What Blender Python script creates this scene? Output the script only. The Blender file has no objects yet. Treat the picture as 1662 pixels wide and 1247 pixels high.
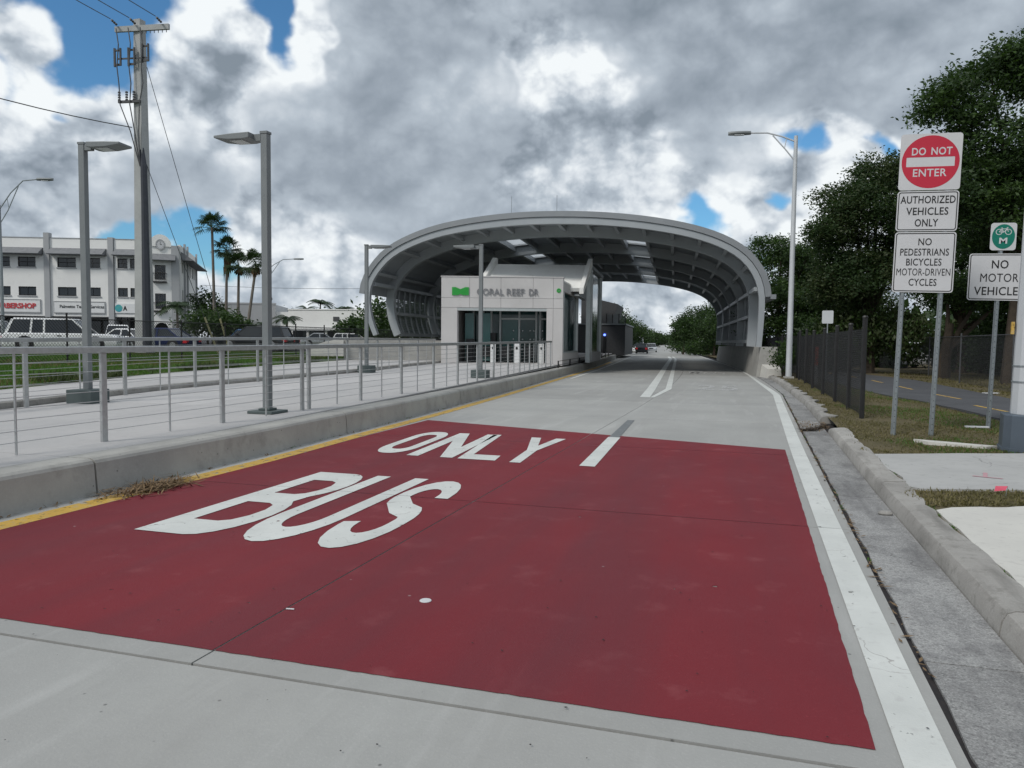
import bpy, bmesh, math, random
import numpy as np
from mathutils import Vector, Matrix
R = math.radians
random.seed(7); rng = np.random.default_rng(11)
scene = bpy.context.scene
COL = scene.collection

# ------------------------------------------------------------------ camera
FPX, EYE = 1230.0, 1.65
yaw, pitch, roll = R(16.7), R(3.26), R(0.6)
fwd = Vector((-math.sin(yaw)*math.cos(pitch), math.cos(yaw)*math.cos(pitch), -math.sin(pitch)))
right0 = Vector((math.cos(yaw), math.sin(yaw), 0)); up0 = right0.cross(fwd)
rgt = right0*math.cos(roll)+up0*math.sin(roll); upv = -right0*math.sin(roll)+up0*math.cos(roll)
cam_d = bpy.data.cameras.new('camera'); cam = bpy.data.objects.new('camera', cam_d); COL.objects.link(cam)
m = Matrix.Identity(4)
for i in range(3):
    m[i][0], m[i][1], m[i][2] = rgt[i], upv[i], -fwd[i]
m[2][3] = EYE
cam.matrix_world = m
cam_d.sensor_width = 36; cam_d.lens = 36*FPX/1662; cam_d.clip_end = 6000; cam_d.clip_start = 0.05
scene.camera = cam

def LD(lat, d):
    "horizontal point given as metres right of / metres ahead along the direction one looks down the busway"
    return (lat*math.cos(yaw)-d*math.sin(yaw), lat*math.sin(yaw)+d*math.cos(yaw))

# ------------------------------------------------------------------ world, sun, exposure
SUN_EL, SUN_AZ = R(46), R(-152)      # azimuth measured from +Y towards +X: behind the viewer's left shoulder
sund = Vector((math.sin(SUN_AZ)*math.cos(SUN_EL), math.cos(SUN_AZ)*math.cos(SUN_EL), math.sin(SUN_EL)))
sd = bpy.data.lights.new('sun', 'SUN'); so = bpy.data.objects.new('sun', sd); COL.objects.link(so)
sd.energy = 1.8; sd.angle = R(12); sd.color = (1, .96, .9)
so.rotation_euler = sund.to_track_quat('Z', 'Y').to_euler(); so.location = (0, 0, 60)
so['kind'] = 'helper'; cam['kind'] = 'helper'
vs = scene.view_settings
vs.view_transform = 'Standard'; vs.look = 'None'; vs.gamma = 1; vs.use_curve_mapping = False; vs.exposure = 0.15

# clouds: a procedural cloud cover worked out per direction; white heaps, a grey deck, and gaps that show the Sky Texture
_P = np.random.default_rng(5).permutation(256); _P = np.concatenate([_P, _P, _P])
_GR = np.random.default_rng(6).normal(size=(256, 3)); _GR /= np.linalg.norm(_GR, axis=1)[:, None]; _GR = _GR.astype(np.float32)
def perlin(q):
    i = np.floor(q).astype(np.int32); f = (q-i).astype(np.float32); i &= 255; u = f*f*f*(f*(f*6-15)+10); r = 0
    for dx in (0, 1):
        for dy in (0, 1):
            for dz in (0, 1):
                g = _GR[_P[_P[_P[i[:, 0]+dx]+i[:, 1]+dy]+i[:, 2]+dz]]
                w = (u[:, 0] if dx else 1-u[:, 0])*(u[:, 1] if dy else 1-u[:, 1])*(u[:, 2] if dz else 1-u[:, 2])
                r = r+w*(g[:, 0]*(f[:, 0]-dx)+g[:, 1]*(f[:, 1]-dy)+g[:, 2]*(f[:, 2]-dz))
    return r*1.5
def fbm(q, s, n, gain=.5, billow=False):
    a, t, r = 1., 0., 0.
    for k in range(n):
        v = perlin(q*s+17.3*k)
        if billow: v = np.sqrt(v*v+.002)*2.-.5
        r = r+a*v; t += a; a *= gain; s *= 2.03
    return r/t
def sstep(x, a, b):
    t = np.clip((x-a)/(b-a), 0, 1); return t*t*(3-2*t)
def cloud(D):
    """D (n,3) unit directions -> linear cloud colour (n,3), cover (n)"""
    D = D.astype(np.float32); Fv, Rv, Uv = (np.array(v, np.float32) for v in (fwd, rgt, upv))
    z = np.maximum(D@Fv, .05); X0 = 831+FPX*(D@Rv)/z; Y0 = 623.5-FPX*(D@Uv)/z; vis = np.clip((D@Fv-.25)/.25, 0, 1)
    q = D*np.array([1, 1, 1.25], np.float32)
    w1 = fbm(q+3.7, 6.0, 5); w2 = fbm(q+9.1, 6.0, 5); big = fbm(q+1.9, 3.0, 2)
    qq = q+.012*np.stack([w1, w2, w1-w2], 1)
    def heap(p, n): return fbm(p+4.4, 7.0, n, .54, True)      # rounded heaps with creases between them
    h1 = heap(qq, 8); tow = np.array([-.010, -.008, .026], np.float32); h2 = heap(qq+tow, 7); h3 = heap(qq+tow*2.4, 6)
    soft = fbm(qq+22.2, 4.2, 4, .45); fine = fbm(qq+8., 22, 4, .55)
    X = X0+130*w1; Y = Y0+80*w2
    def blob(L):
        r = 0
        for (x, y, rx, ry, a) in L: r = r+a*np.exp(-((X-x)/rx)**2-((Y-y)/ry)**2)
        return r*vis
    c1 = .46+.55*big+.75*h1+.45*soft+.10*fine+blob(SKY_COVER)
    m1 = sstep(c1, -.22, .24)
    c2 = .04+.75*soft+.55*h1+.25*big+blob(SKY_GREY)
    m2 = sstep(c2, -.05, .24)
    lit = (h1-h2)*.75+(h1-h3)*.55
    rim = 1-sstep(c2, -.05, .30)
    b1 = .685+1.05*lit+.24*h1-.12*sstep(c1, .5, 1.3)+.22*soft+.16*(1-sstep(c1, .1, .5))
    b2 = .44+.36*lit-.12*sstep(c2, .2, 1.1)+.26*soft+.10*h1
    b = np.clip(b1*(1-m2)+b2*m2+blob(SKY_LIGHT), .02, 1)
    xs = [0, .25, .5, .75, 1]; C = np.stack([np.interp(b, xs, v) for v in ((.215, .31, .44, .67, .87), (.26, .36, .50, .72, .91), (.31, .42, .565, .77, .93))], 1)
    return C, m1
SKY_COVER = [(165, 20, 135, 65, -1.4), (165, 110, 75, 55, -.9), (15, 160, 40, 90, -.7), (440, 5, 70, 50, -1.0), (478, 90, 38, 75, -1.2), (335, 395, 65, 55, -1.0), (212, 375, 70, 45, -.9), (1148, 345, 46, 34, -1.0), (1322, 225, 36, 26, -.9), (1428, 232, 30, 24, -.9),
             (992, 158, 18, 28, -.5), (965, 222, 32, 18, -.4), (1250, 322, 26, 26, -.8), (100, 180, 26, 14, -.7), (60, 50, 70, 45, .9), (360, 110, 110, 120, .8), (90, 280, 140, 90, .5), (700, 200, 220, 260, .8), (1350, 60, 420, 140, .8), (930, 200, 120, 160, .35), (540, 420, 160, 90, .4), (1050, 500, 120, 80, .4), (1300, 330, 150, 60, .2), (700, 500, 500, 60, .3)]
SKY_GREY = [(660, 240, 190, 170, .85), (640, 40, 130, 90, .6), (1350, 50, 420, 120, 1.3), (1080, 40, 130, 110, .8), (790, 330, 130, 60, .4), (1150, 255, 110, 40, .45), (260, 305, 130, 40, .4), (350, 190, 80, 70, .2), (1480, 150, 130, 60, .4), (1000, 470, 120, 20, .3),
            (350, 60, 110, 80, -.9), (930, 140, 100, 110, -1.1), (890, 260, 90, 70, -.9), (90, 190, 120, 80, -.8), (1040, 300, 80, 50, -.6), (1340, 320, 150, 80, -.9), (540, 400, 130, 70, -.7), (1050, 540, 100, 50, -.5), (60, 50, 80, 60, -.8), (500, 70, 60, 90, -.8), (1380, 225, 100, 30, -.6), (1150, 345, 70, 50, -.6), (800, 90, 50, 60, -.3), (200, 430, 200, 60, -.4), (620, 500, 400, 50, -.3)]
SKY_LIGHT = [(360, 70, 100, 80, .17), (930, 140, 80, 100, .14), (890, 260, 70, 60, .08), (1350, 30, 420, 120, -.10), (100, 200, 120, 80, .08), (540, 420, 150, 80, .05), (1340, 320, 140, 70, .06), (1050, 520, 120, 70, .08)]

def cloud_image():
    W, Hh = 4096, 2048
    def dirs(cols, rows):
        ph = -((cols+.5)/W-.5)*2*math.pi; el = ((rows+.5)/Hh-.5)*math.pi; P, E = np.meshgrid(ph, el)
        return np.stack([np.cos(E)*np.cos(P), np.cos(E)*np.sin(P), np.sin(E)], -1).reshape(-1, 3)
    im = np.zeros((Hh, W, 4), np.float32)
    k = 8; c = np.arange(W//k)*k+(k-1)/2; r = Hh//2+np.arange(Hh//2//k)*k+(k-1)/2
    C, m_ = cloud(dirs(c, r)); lo = np.concatenate([C, m_[:, None]], 1).reshape(len(r), len(c), 4)
    lo = np.concatenate([lo, lo[:, :1]], 1); ci = np.clip((np.arange(W)-(k-1)/2)/k, 0, W//k); c0 = np.minimum(ci.astype(int), W//k-1); fc = (ci-c0)[None, :, None]
    rows_ = np.clip((np.arange(Hh//2)-(k-1)/2)/k, 0, len(r)-1.001); r0 = rows_.astype(int); frr = (rows_-r0)[:, None, None]
    h_ = lo[:, c0]*(1-fc)+lo[:, c0+1]*fc; im[Hh//2:] = h_[r0]*(1-frr)+h_[np.minimum(r0+1, len(r)-1)]*frr
    mid = int((.5-(90+16.7)/360)*W); cs = np.arange(mid-520, mid+520); rs = np.arange(Hh//2-30, Hh//2+380)
    C, m_ = cloud(dirs(cs, rs)); im[rs[0]:rs[-1]+1, cs % W] = np.concatenate([C, m_[:, None]], 1).reshape(len(rs), len(cs), 4)
    im[:Hh//2-30] = im[Hh//2+8:Hh//2+9]
    im_ = bpy.data.images.new('clouds', W, Hh, alpha=True, float_buffer=True); im_.colorspace_settings.name = 'Linear Rec.709'; im_.alpha_mode = 'CHANNEL_PACKED'
    im_.pixels.foreach_set(im.ravel()); im_.update(); im_.pack(); return im_
def build_world():
    w = bpy.data.worlds.new('World'); scene.world = w; w.use_nodes = True
    nt = w.node_tree; N = nt.nodes; L = nt.links; N.clear()
    out = N.new('ShaderNodeOutputWorld'); bg = N.new('ShaderNodeBackground'); bg.inputs[1].default_value = 0.1
    L.new(bg.outputs[0], out.inputs[0])
    sky = N.new('ShaderNodeTexSky'); sky.sky_type = 'NISHITA'; sky.sun_disc = False
    sky.sun_elevation = SUN_EL; sky.sun_rotation = SUN_AZ; sky.ozone_density = 2.0; sky.air_density = 1.0; sky.dust_density = .6
    tc = N.new('ShaderNodeTexCoord'); env = N.new('ShaderNodeTexImage'); env.image = cloud_image(); env.interpolation = 'Linear'
    sep = N.new('ShaderNodeSeparateXYZ'); L.new(tc.outputs['Generated'], sep.inputs[0]); com = N.new('ShaderNodeCombineXYZ')
    def M(op, a_, b_=None, c_=None):
        n = N.new('ShaderNodeMath'); n.operation = op
        for i, v in enumerate((a_, b_, c_)):
            if isinstance(v, (int, float)): n.inputs[i].default_value = v
            elif v is not None: L.new(v, n.inputs[i])
        return n.outputs[0]
    L.new(M('MULTIPLY_ADD', M('ARCTAN2', sep.outputs[1], sep.outputs[0]), -.5/math.pi, .5), com.inputs[0])
    L.new(M('MULTIPLY_ADD', M('ARCSINE', sep.outputs[2]), 1/math.pi, .5), com.inputs[1]); L.new(com.outputs[0], env.inputs['Vector'])
    sc = N.new('ShaderNodeVectorMath'); sc.operation = 'SCALE'; sc.inputs['Scale'].default_value = 9.4; L.new(env.outputs['Color'], sc.inputs[0])
    tint = N.new('ShaderNodeMix'); tint.data_type = 'RGBA'; tint.blend_type = 'MULTIPLY'; tint.inputs[0].default_value = 1
    L.new(sky.outputs[0], tint.inputs[6]); tint.inputs[7].default_value = (.52, .88, 1.06, 1)
    mix = N.new('ShaderNodeMix'); mix.data_type = 'RGBA'; L.new(env.outputs['Alpha'], mix.inputs[0])
    L.new(tint.outputs[2], mix.inputs[6]); L.new(sc.outputs[0], mix.inputs[7])
    L.new(mix.outputs[2], bg.inputs[0])
build_world()

# ------------------------------------------------------------------ materials
def mat(name, c1, c2=None, scale=8., rough=.7, metal=0., bump=0., bscale=None, spec=.4, detail=6, extra=None):
    """principled material whose colour wanders between c1 and c2; extra = list of (kind, scale, lo, hi, colour, amount)"""
    mm = bpy.data.materials.new(name); mm.use_nodes = True
    nt = mm.node_tree; N = nt.nodes; L = nt.links; bs = N['Principled BSDF']
    bs.inputs['Roughness'].default_value = rough; bs.inputs['Metallic'].default_value = metal
    bs.inputs['Specular IOR Level'].default_value = spec
    g = N.new('ShaderNodeNewGeometry'); pos = g.outputs['Position']
    c2 = c2 or tuple(x*.82 for x in c1)
    def noise(s, det=detail, r=.6):
        n = N.new('ShaderNodeTexNoise'); n.inputs['Scale'].default_value = s; n.inputs['Detail'].default_value = det; n.inputs['Roughness'].default_value = r
        L.new(pos, n.inputs['Vector']); return n.outputs['Fac']
    def mr(x, a, b, lo=0., hi=1.):
        n = N.new('ShaderNodeMapRange'); n.inputs['From Min'].default_value = a; n.inputs['From Max'].default_value = b
        n.inputs['To Min'].default_value = lo; n.inputs['To Max'].default_value = hi
        L.new(x, n.inputs['Value']); return n.outputs[0]
    mx = N.new('ShaderNodeMix'); mx.data_type = 'RGBA'
    L.new(mr(noise(scale), .3, .7), mx.inputs[0]); mx.inputs[6].default_value = (*c1, 1); mx.inputs[7].default_value = (*c2, 1)
    col = mx.outputs[2]
    for (kind, s, lo, hi, c, amt) in (extra or []):
        if kind == 'noise': f = mr(noise(s), lo, hi, 0, amt)
        else:
            v = N.new('ShaderNodeTexVoronoi'); v.inputs['Scale'].default_value = s; L.new(pos, v.inputs['Vector']); f = mr(v.outputs['Distance'], lo, hi, amt, 0)
        m2 = N.new('ShaderNodeMix'); m2.data_type = 'RGBA'; L.new(f, m2.inputs[0]); L.new(col, m2.inputs[6]); m2.inputs[7].default_value = (*c, 1); col = m2.outputs[2]
    L.new(col, bs.inputs['Base Color'])
    rr = mr(noise(scale*1.7, 4), .3, .7, max(rough-.08, .02), min(rough+.08, 1)); L.new(rr, bs.inputs['Roughness'])
    if bump:
        b = N.new('ShaderNodeBump'); b.inputs['Strength'].default_value = bump; b.inputs['Distance'].default_value = .01
        L.new(noise(bscale or scale*10, 5), b.inputs['Height']); L.new(b.outputs[0], bs.inputs['Normal'])
    return mm
def streak(mm, c, sx, sy, lo, hi, amt):
    "long soft marks along the driving direction"
    nt = mm.node_tree; N = nt.nodes; L = nt.links; bs = N['Principled BSDF']; src = bs.inputs['Base Color'].links[0].from_socket
    g = N.new('ShaderNodeNewGeometry'); mp = N.new('ShaderNodeMapping'); mp.inputs['Scale'].default_value = (sx, sy, 1); L.new(g.outputs['Position'], mp.inputs['Vector'])
    n = N.new('ShaderNodeTexNoise'); n.inputs['Scale'].default_value = 1; n.inputs['Detail'].default_value = 7; n.inputs['Roughness'].default_value = .6; L.new(mp.outputs[0], n.inputs['Vector'])
    r = N.new('ShaderNodeMapRange'); r.inputs['From Min'].default_value = lo; r.inputs['From Max'].default_value = hi; r.inputs['To Max'].default_value = amt; L.new(n.outputs['Fac'], r.inputs['Value'])
    mx = N.new('ShaderNodeMix'); mx.data_type = 'RGBA'; L.new(r.outputs[0], mx.inputs[0]); L.new(src, mx.inputs[6]); mx.inputs[7].default_value = (*c, 1); L.new(mx.outputs[2], bs.inputs['Base Color']); return mm
def leafmat(name, c1, c2, trans=.25):
    mm = mat(name, c1, c2, scale=.9, rough=.55, spec=.3, extra=[('noise', 7., .5, .75, tuple(x*1.5 for x in c1), .6)])
    nt = mm.node_tree; N = nt.nodes; L = nt.links; bs = N['Principled BSDF']; out = [n for n in N if n.type == 'OUTPUT_MATERIAL'][0]
    t = N.new('ShaderNodeBsdfTranslucent'); t.inputs[0].default_value = (min(c1[0]*1.3, .9), min(c1[1]*1.5, .92), c1[2]*(.8 if c1[2] < .5 else 1.2), 1)
    ms = N.new('ShaderNodeMixShader'); ms.inputs[0].default_value = trans
    L.new(bs.outputs[0], ms.inputs[1]); L.new(t.outputs[0], ms.inputs[2]); L.new(ms.outputs[0], out.inputs[0])
    return mm
def glassmat(name, c, rough=.04, spec=.6):
    return mat(name, c, tuple(x*.8 for x in c), scale=.7, rough=rough, spec=spec)
def emit(name, c, s):
    mm = bpy.data.materials.new(name); mm.use_nodes = True; b = mm.node_tree.nodes['Principled BSDF']
    b.inputs['Base Color'].default_value = (*c, 1); b.inputs['Emission Color'].default_value = (*c, 1); b.inputs['Emission Strength'].default_value = s
    return mm
X = {}
X['concrete'] = mat('road concrete', (.36, .361, .347), (.295, .297, .288), .5, .85, bump=.25, bscale=60, spec=.25, extra=[('noise', 9, .45, .75, (.29, .29, .28), .35), ('vor', 5.5, .03, .06, (.10, .10, .10), .8), ('noise', .22, .5, .72, (.30, .30, .30), .4), ('noise', 70, .55, .8, (.46, .46, .44), .5)])
X['concrete_old'] = mat('old gutter concrete', (.30, .30, .295), (.20, .20, .198), 1.3, .85, bump=.6, bscale=90, spec=.2, extra=[('noise', 110, .46, .60, (.42, .42, .41), .7), ('noise', 75, .54, .66, (.10, .10, .10), .7), ('noise', 4, .5, .75, (.09, .09, .095), .6), ('noise', 25, .5, .7, (.14, .13, .135), .5)])
X['curb'] = mat('kerb concrete', (.36, .35, .33), (.26, .25, .235), 1.6, .85, bump=.5, bscale=50, spec=.2, extra=[('noise', 12, .52, .7, (.16, .155, .14), .55), ('noise', 90, .55, .7, (.43, .42, .40), .5)])
X['wallcon'] = mat('cast concrete', (.40, .395, .37), (.31, .305, .29), .9, .8, bump=.3, bscale=30, spec=.2, extra=[('vor', 7., .04, .08, (.08, .08, .075), .85), ('noise', 3.5, .52, .75, (.20, .195, .18), .6), ('noise', 40, .5, .8, (.43, .42, .40), .4)])
X['walk'] = mat('walkway concrete', (.47, .46, .455), (.40, .395, .395), .45, .85, bump=.2, bscale=40, spec=.2, extra=[('noise', 6, .5, .8, (.34, .335, .33), .4), ('noise', 55, .55, .8, (.52, .51, .50), .4)])
X['newcon'] = mat('fresh concrete', (.58, .57, .53), (.50, .49, .46), 1.2, .85, bump=.25, bscale=60, spec=.2, extra=[('noise', 14, .55, .75, (.36, .35, .33), .5), ('vor', 4., .02, .05, (.12, .11, .1), .7)])
X['slabcon'] = mat('sidewalk concrete', (.42, .42, .41), (.35, .35, .345), 1.0, .85, bump=.25, bscale=60, spec=.2, extra=[('noise', 8, .55, .75, (.27, .27, .26), .5), ('vor', 3.5, .03, .06, (.1, .1, .1), .7)])
X['red'] = mat('red lane paint', (.190, .025, .032), (.155, .022, .030), .35, .72, bump=.25, bscale=120, spec=.16, extra=[('noise', 1.3, .5, .78, (.165, .030, .040), .5), ('noise', 60, .6, .75, (.27, .045, .055), .5), ('vor', 1.7, .012, .022, (.45, .40, .40), .7), ('noise', 2.6, .58, .78, (.29, .085, .09), .5)])
X['white'] = mat('white road paint', (.62, .635, .61), (.50, .515, .495), 1.5, .6, bump=.2, bscale=90, spec=.35, extra=[('noise', 14, .57, .75, (.42, .42, .41), .55), ('noise', 60, .6, .75, (.50, .50, .49), .4)])
X['faded'] = mat('worn white road paint', (.55, .56, .55), (.44, .44, .44), 4, .7, spec=.3, extra=[('noise', 30, .52, .65, (.36, .36, .36), .7)])
X['yellow'] = mat('yellow road paint', (.55, .345, .06), (.45, .29, .07), 2.0, .65, bump=.2, bscale=90, spec=.3, extra=[('noise', 9, .52, .7, (.36, .33, .25), .75), ('noise', 50, .58, .72, (.40, .33, .18), .5)])
X['greyp'] = mat('grey blackout paint', (.17, .18, .185), (.14, .15, .155), 4, .6, spec=.3)
X['joint'] = mat('joint filler', (.03, .03, .032), (.045, .04, .04), 30, .9, spec=.1)
X['asphalt'] = mat('asphalt', (.085, .088, .095), (.06, .062, .068), 1.2, .85, bump=.4, bscale=120, spec=.3, extra=[('noise', 90, .55, .7, (.15, .15, .15), .5)])
X['lot'] = mat('parking asphalt', (.07, .07, .075), (.05, .05, .055), .6, .9, spec=.2)
X['soil'] = mat('dry verge soil', (.14, .115, .072), (.09, .08, .046), 1.1, .95, bump=.8, bscale=40, spec=.1, extra=[('noise', 26, .5, .7, (.17, .145, .09), .6)])
X['lawn'] = mat('lawn ground', (.045, .085, .018), (.07, .085, .028), .5, .95, bump=.8, bscale=30, spec=.1, extra=[('noise', 14, .5, .7, (.09, .10, .035), .5)])
X['land'] = mat('far land', (.07, .085, .04), (.09, .09, .06), .02, .95, spec=.1)
X['steel'] = mat('brushed rail steel', (.54, .55, .55), (.43, .44, .44), 14, .38, .8, spec=.5, extra=[('noise', 5, .60, .8, (.30, .25, .21), .25), ('noise', 40, .6, .75, (.25, .25, .25), .5)])
X['galv'] = mat('galvanised steel', (.30, .33, .345), (.23, .255, .27), 18, .5, .55, spec=.4)
X['lampgrey'] = mat('grey lamp paint', (.20, .215, .22), (.175, .19, .195), 3, .5, .2, spec=.4)
X['lampbase'] = mat('dark green grey base', (.085, .105, .105), (.07, .09, .09), 6, .6, spec=.3)
X['polecon'] = mat('spun concrete pole', (.42, .43, .43), (.34, .35, .35), 1.2, .85, bump=.2, bscale=30, spec=.2, extra=[('noise', 8, .55, .75, (.25, .25, .25), .4)])
X['conduit'] = mat('dark cable guard', (.05, .055, .07), (.04, .045, .055), 4, .6, spec=.3)
X['blackm'] = mat('black painted metal', (.012, .012, .013), (.02, .02, .02), 9, .5, spec=.4)
X['hardware'] = mat('weathered line hardware', (.06, .065, .075), (.09, .09, .09), 10, .6, .2, spec=.4)
X['canopy'] = mat('grey canopy steel', (.36, .385, .405), (.315, .34, .36), .8, .45, .15, spec=.4, extra=[('noise', 4, .55, .8, (.28, .30, .315), .35)])
X['roofskin'] = mat('grey roof sheet', (.27, .285, .30), (.24, .255, .27), .7, .45, .3, spec=.4)
X['under'] = mat('roof underside sheet', (.30, .325, .345), (.26, .285, .305), .8, .6, .1, spec=.3)
X['skylight'] = leafmat('white translucent blade', (.75, .77, .78), (.7, .72, .73), .75)
X['stucco'] = mat('off white wall panel', (.54, .525, .52), (.47, .46, .455), .6, .75, bump=.1, bscale=25, spec=.2, extra=[('noise', 2.2, .56, .78, (.40, .38, .37), .45)])
X['roofwhite'] = mat('white roof membrane', (.88, .88, .86), (.82, .82, .80), .8, .6, spec=.3, extra=[('noise', 3.3, .58, .75, (.52, .50, .46), .45)])
X['paint'] = mat('white building paint', (.82, .82, .80), (.75, .75, .735), .35, .8, spec=.2, extra=[('noise', 1.6, .58, .8, (.55, .54, .53), .35)])
X['pilaster'] = mat('grey building paint', (.40, .41, .42), (.36, .37, .38), .6, .8, spec=.2)
X['tile'] = mat('grey roof tile', (.22, .225, .235), (.16, .165, .175), 3, .75, bump=.5, bscale=12, spec=.3)
X['winglass'] = glassmat('dark window glass', (.018, .024, .03))
X['teal'] = glassmat('green tinted glass', (.012, .045, .045), .05, .5)
X['teal2'] = glassmat('light green tinted glass', (.03, .11, .105), .06, .5)
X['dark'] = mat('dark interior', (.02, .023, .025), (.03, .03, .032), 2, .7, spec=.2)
X['frame'] = mat('pale aluminium frame', (.45, .48, .48), (.40, .43, .43), 4, .45, .4, spec=.4)
X['green'] = mat('logo green', (.02, .30, .045), (.02, .27, .04), 3, .5, spec=.4)
X['lettergrey'] = mat('brushed letter metal', (.24, .24, .25), (.20, .20, .21), 8, .4, .4, spec=.5)
X['signwhite'] = mat('sign sheet white', (.58, .585, .60), (.52, .525, .54), 1.2, .45, spec=.4)
X['signred'] = mat('sign sheet red', (.50, .022, .05), (.45, .02, .045), 1.2, .45, spec=.4)
X['signblack'] = mat('sign ink black', (.014, .014, .016), (.02, .02, .02), 4, .5, spec=.3)
X['signgreen'] = mat('sign sheet green', (.0, .17, .12), (.0, .15, .105), 2, .45, spec=.4)
X['silver'] = mat('white light pole paint', (.55, .57, .59), (.48, .50, .52), 1.2, .5, .2, spec=.4)
X['bluebase'] = mat('blue grey metal base', (.10, .125, .155), (.085, .105, .13), 2, .5, .3, spec=.4)
X['pinkpaint'] = mat('faint pink marking paint', (.50, .20, .25), (.42, .32, .33), 14, .8, spec=.2)
X['orange'] = mat('orange plastic', (.75, .09, .03), (.68, .08, .025), 5, .5, spec=.4)
X['pink'] = mat('pink marking flag', (.75, .13, .20), (.7, .12, .18), 8, .6, spec=.3)
X['bark'] = mat('tree bark', (.075, .06, .045), (.045, .037, .03), 5, .9, bump=.8, bscale=20, spec=.1)
X['palmbark'] = mat('palm bark', (.20, .18, .155), (.14, .125, .11), 3, .9, bump=.6, bscale=14, spec=.1)
X['leafA'] = leafmat('dark leaf', (.036, .066, .020), (.014, .030, .011))
X['leafB'] = leafmat('mid leaf', (.058, .105, .024), (.024, .050, .014))
X['leafC'] = leafmat('olive leaf', (.055, .075, .028), (.04, .055, .022))
X['frond'] = leafmat('palm frond', (.035, .060, .025), (.025, .045, .02))
X['deadfrond'] = mat('dead palm skirt', (.15, .10, .055), (.10, .07, .045), 5, .9, spec=.1)
X['blade'] = leafmat('green grass blade', (.075, .155, .028), (.055, .11, .022), .35)
X['dryblade'] = leafmat('dry grass blade', (.16, .135, .062), (.095, .092, .036), .2)
X['litter'] = mat('dead leaf litter', (.22, .15, .085), (.13, .09, .055), 20, .9, spec=.15)
X['carwhite'] = mat('white car paint', (.80, .81, .82), (.76, .77, .78), 1, .2, spec=.5)
X['carsilver'] = mat('silver car paint', (.48, .50, .52), (.45, .47, .49), 1, .22, .4, spec=.5)
X['carblue'] = mat('dark blue car paint', (.012, .022, .09), (.01, .02, .075), 1, .18, .2, spec=.6)
X['carblue2'] = mat('blue car paint', (.03, .11, .26), (.025, .09, .22), 1, .2, .2, spec=.6)
X['carblack'] = mat('black car paint', (.015, .018, .022), (.012, .014, .018), 1, .2, spec=.6)
X['tyre'] = mat('tyre rubber', (.018, .018, .018), (.025, .025, .025), 20, .85, spec=.2)
X['rim'] = mat('wheel rim', (.42, .43, .44), (.35, .36, .37), 9, .35, .7, spec=.5)
X['redlens'] = mat('red lamp lens', (.55, .02, .03), (.5, .02, .03), 5, .3, spec=.5)
X['lens'] = mat('clear lamp lens', (.65, .68, .70), (.6, .62, .65), 5, .2, spec=.6)
X['guard'] = mat('yellow guy guard', (.42, .38, .22), (.36, .33, .2), 4, .6, spec=.3)
X['signboard'] = mat('sign box white', (.72, .73, .73), (.68, .69, .69), 2, .5, spec=.3)
X['redletter'] = mat('red letters', (.55, .06, .07), (.5, .055, .065), 5, .5, spec=.4)
X['blueround'] = mat('blue emblem', (.03, .30, .45), (.10, .40, .30), 2.5, .5, spec=.4)
X['bluelight'] = emit('blue help light', (.10, .18, 1.0), 4.0)

streak(X['concrete'], (.27, .265, .255), 1.1, .07, .46, .72, .45); streak(X['concrete'], (.44, .44, .43), 3.5, .3, .55, .75, .5)
streak(X['red'], (.115, .030, .038), .9, .09, .44, .68, .7); streak(X['red'], (.26, .07, .08), 2.2, .5, .62, .8, .3)
streak(X['concrete_old'], (.11, .108, .110), 2.6, .5, .50, .68, .7); streak(X['curb'], (.13, .125, .115), 7, .9, .50, .70, .55); streak(X['wallcon'], (.22, .215, .20), 1.5, 1.1, .5, .75, .5)
def chips(mm, s, lo, hi):
    "paint worn through in flakes, so what lies beneath shows"
    nt = mm.node_tree; N = nt.nodes; L = nt.links; bs = N['Principled BSDF']; g = N.new('ShaderNodeNewGeometry')
    n = N.new('ShaderNodeTexNoise'); n.inputs['Scale'].default_value = s; n.inputs['Detail'].default_value = 9; n.inputs['Roughness'].default_value = .68; L.new(g.outputs['Position'], n.inputs['Vector'])
    r = N.new('ShaderNodeMapRange'); r.inputs['From Min'].default_value = lo; r.inputs['From Max'].default_value = hi; r.inputs['To Min'].default_value = 1; r.inputs['To Max'].default_value = 0; L.new(n.outputs['Fac'], r.inputs['Value']); L.new(r.outputs[0], bs.inputs['Alpha'])
chips(X['white'], 9, .64, .67); chips(X['yellow'], 7, .57, .61); chips(X['red'], 6, .685, .70); chips(X['faded'], 12, .50, .56)
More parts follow.
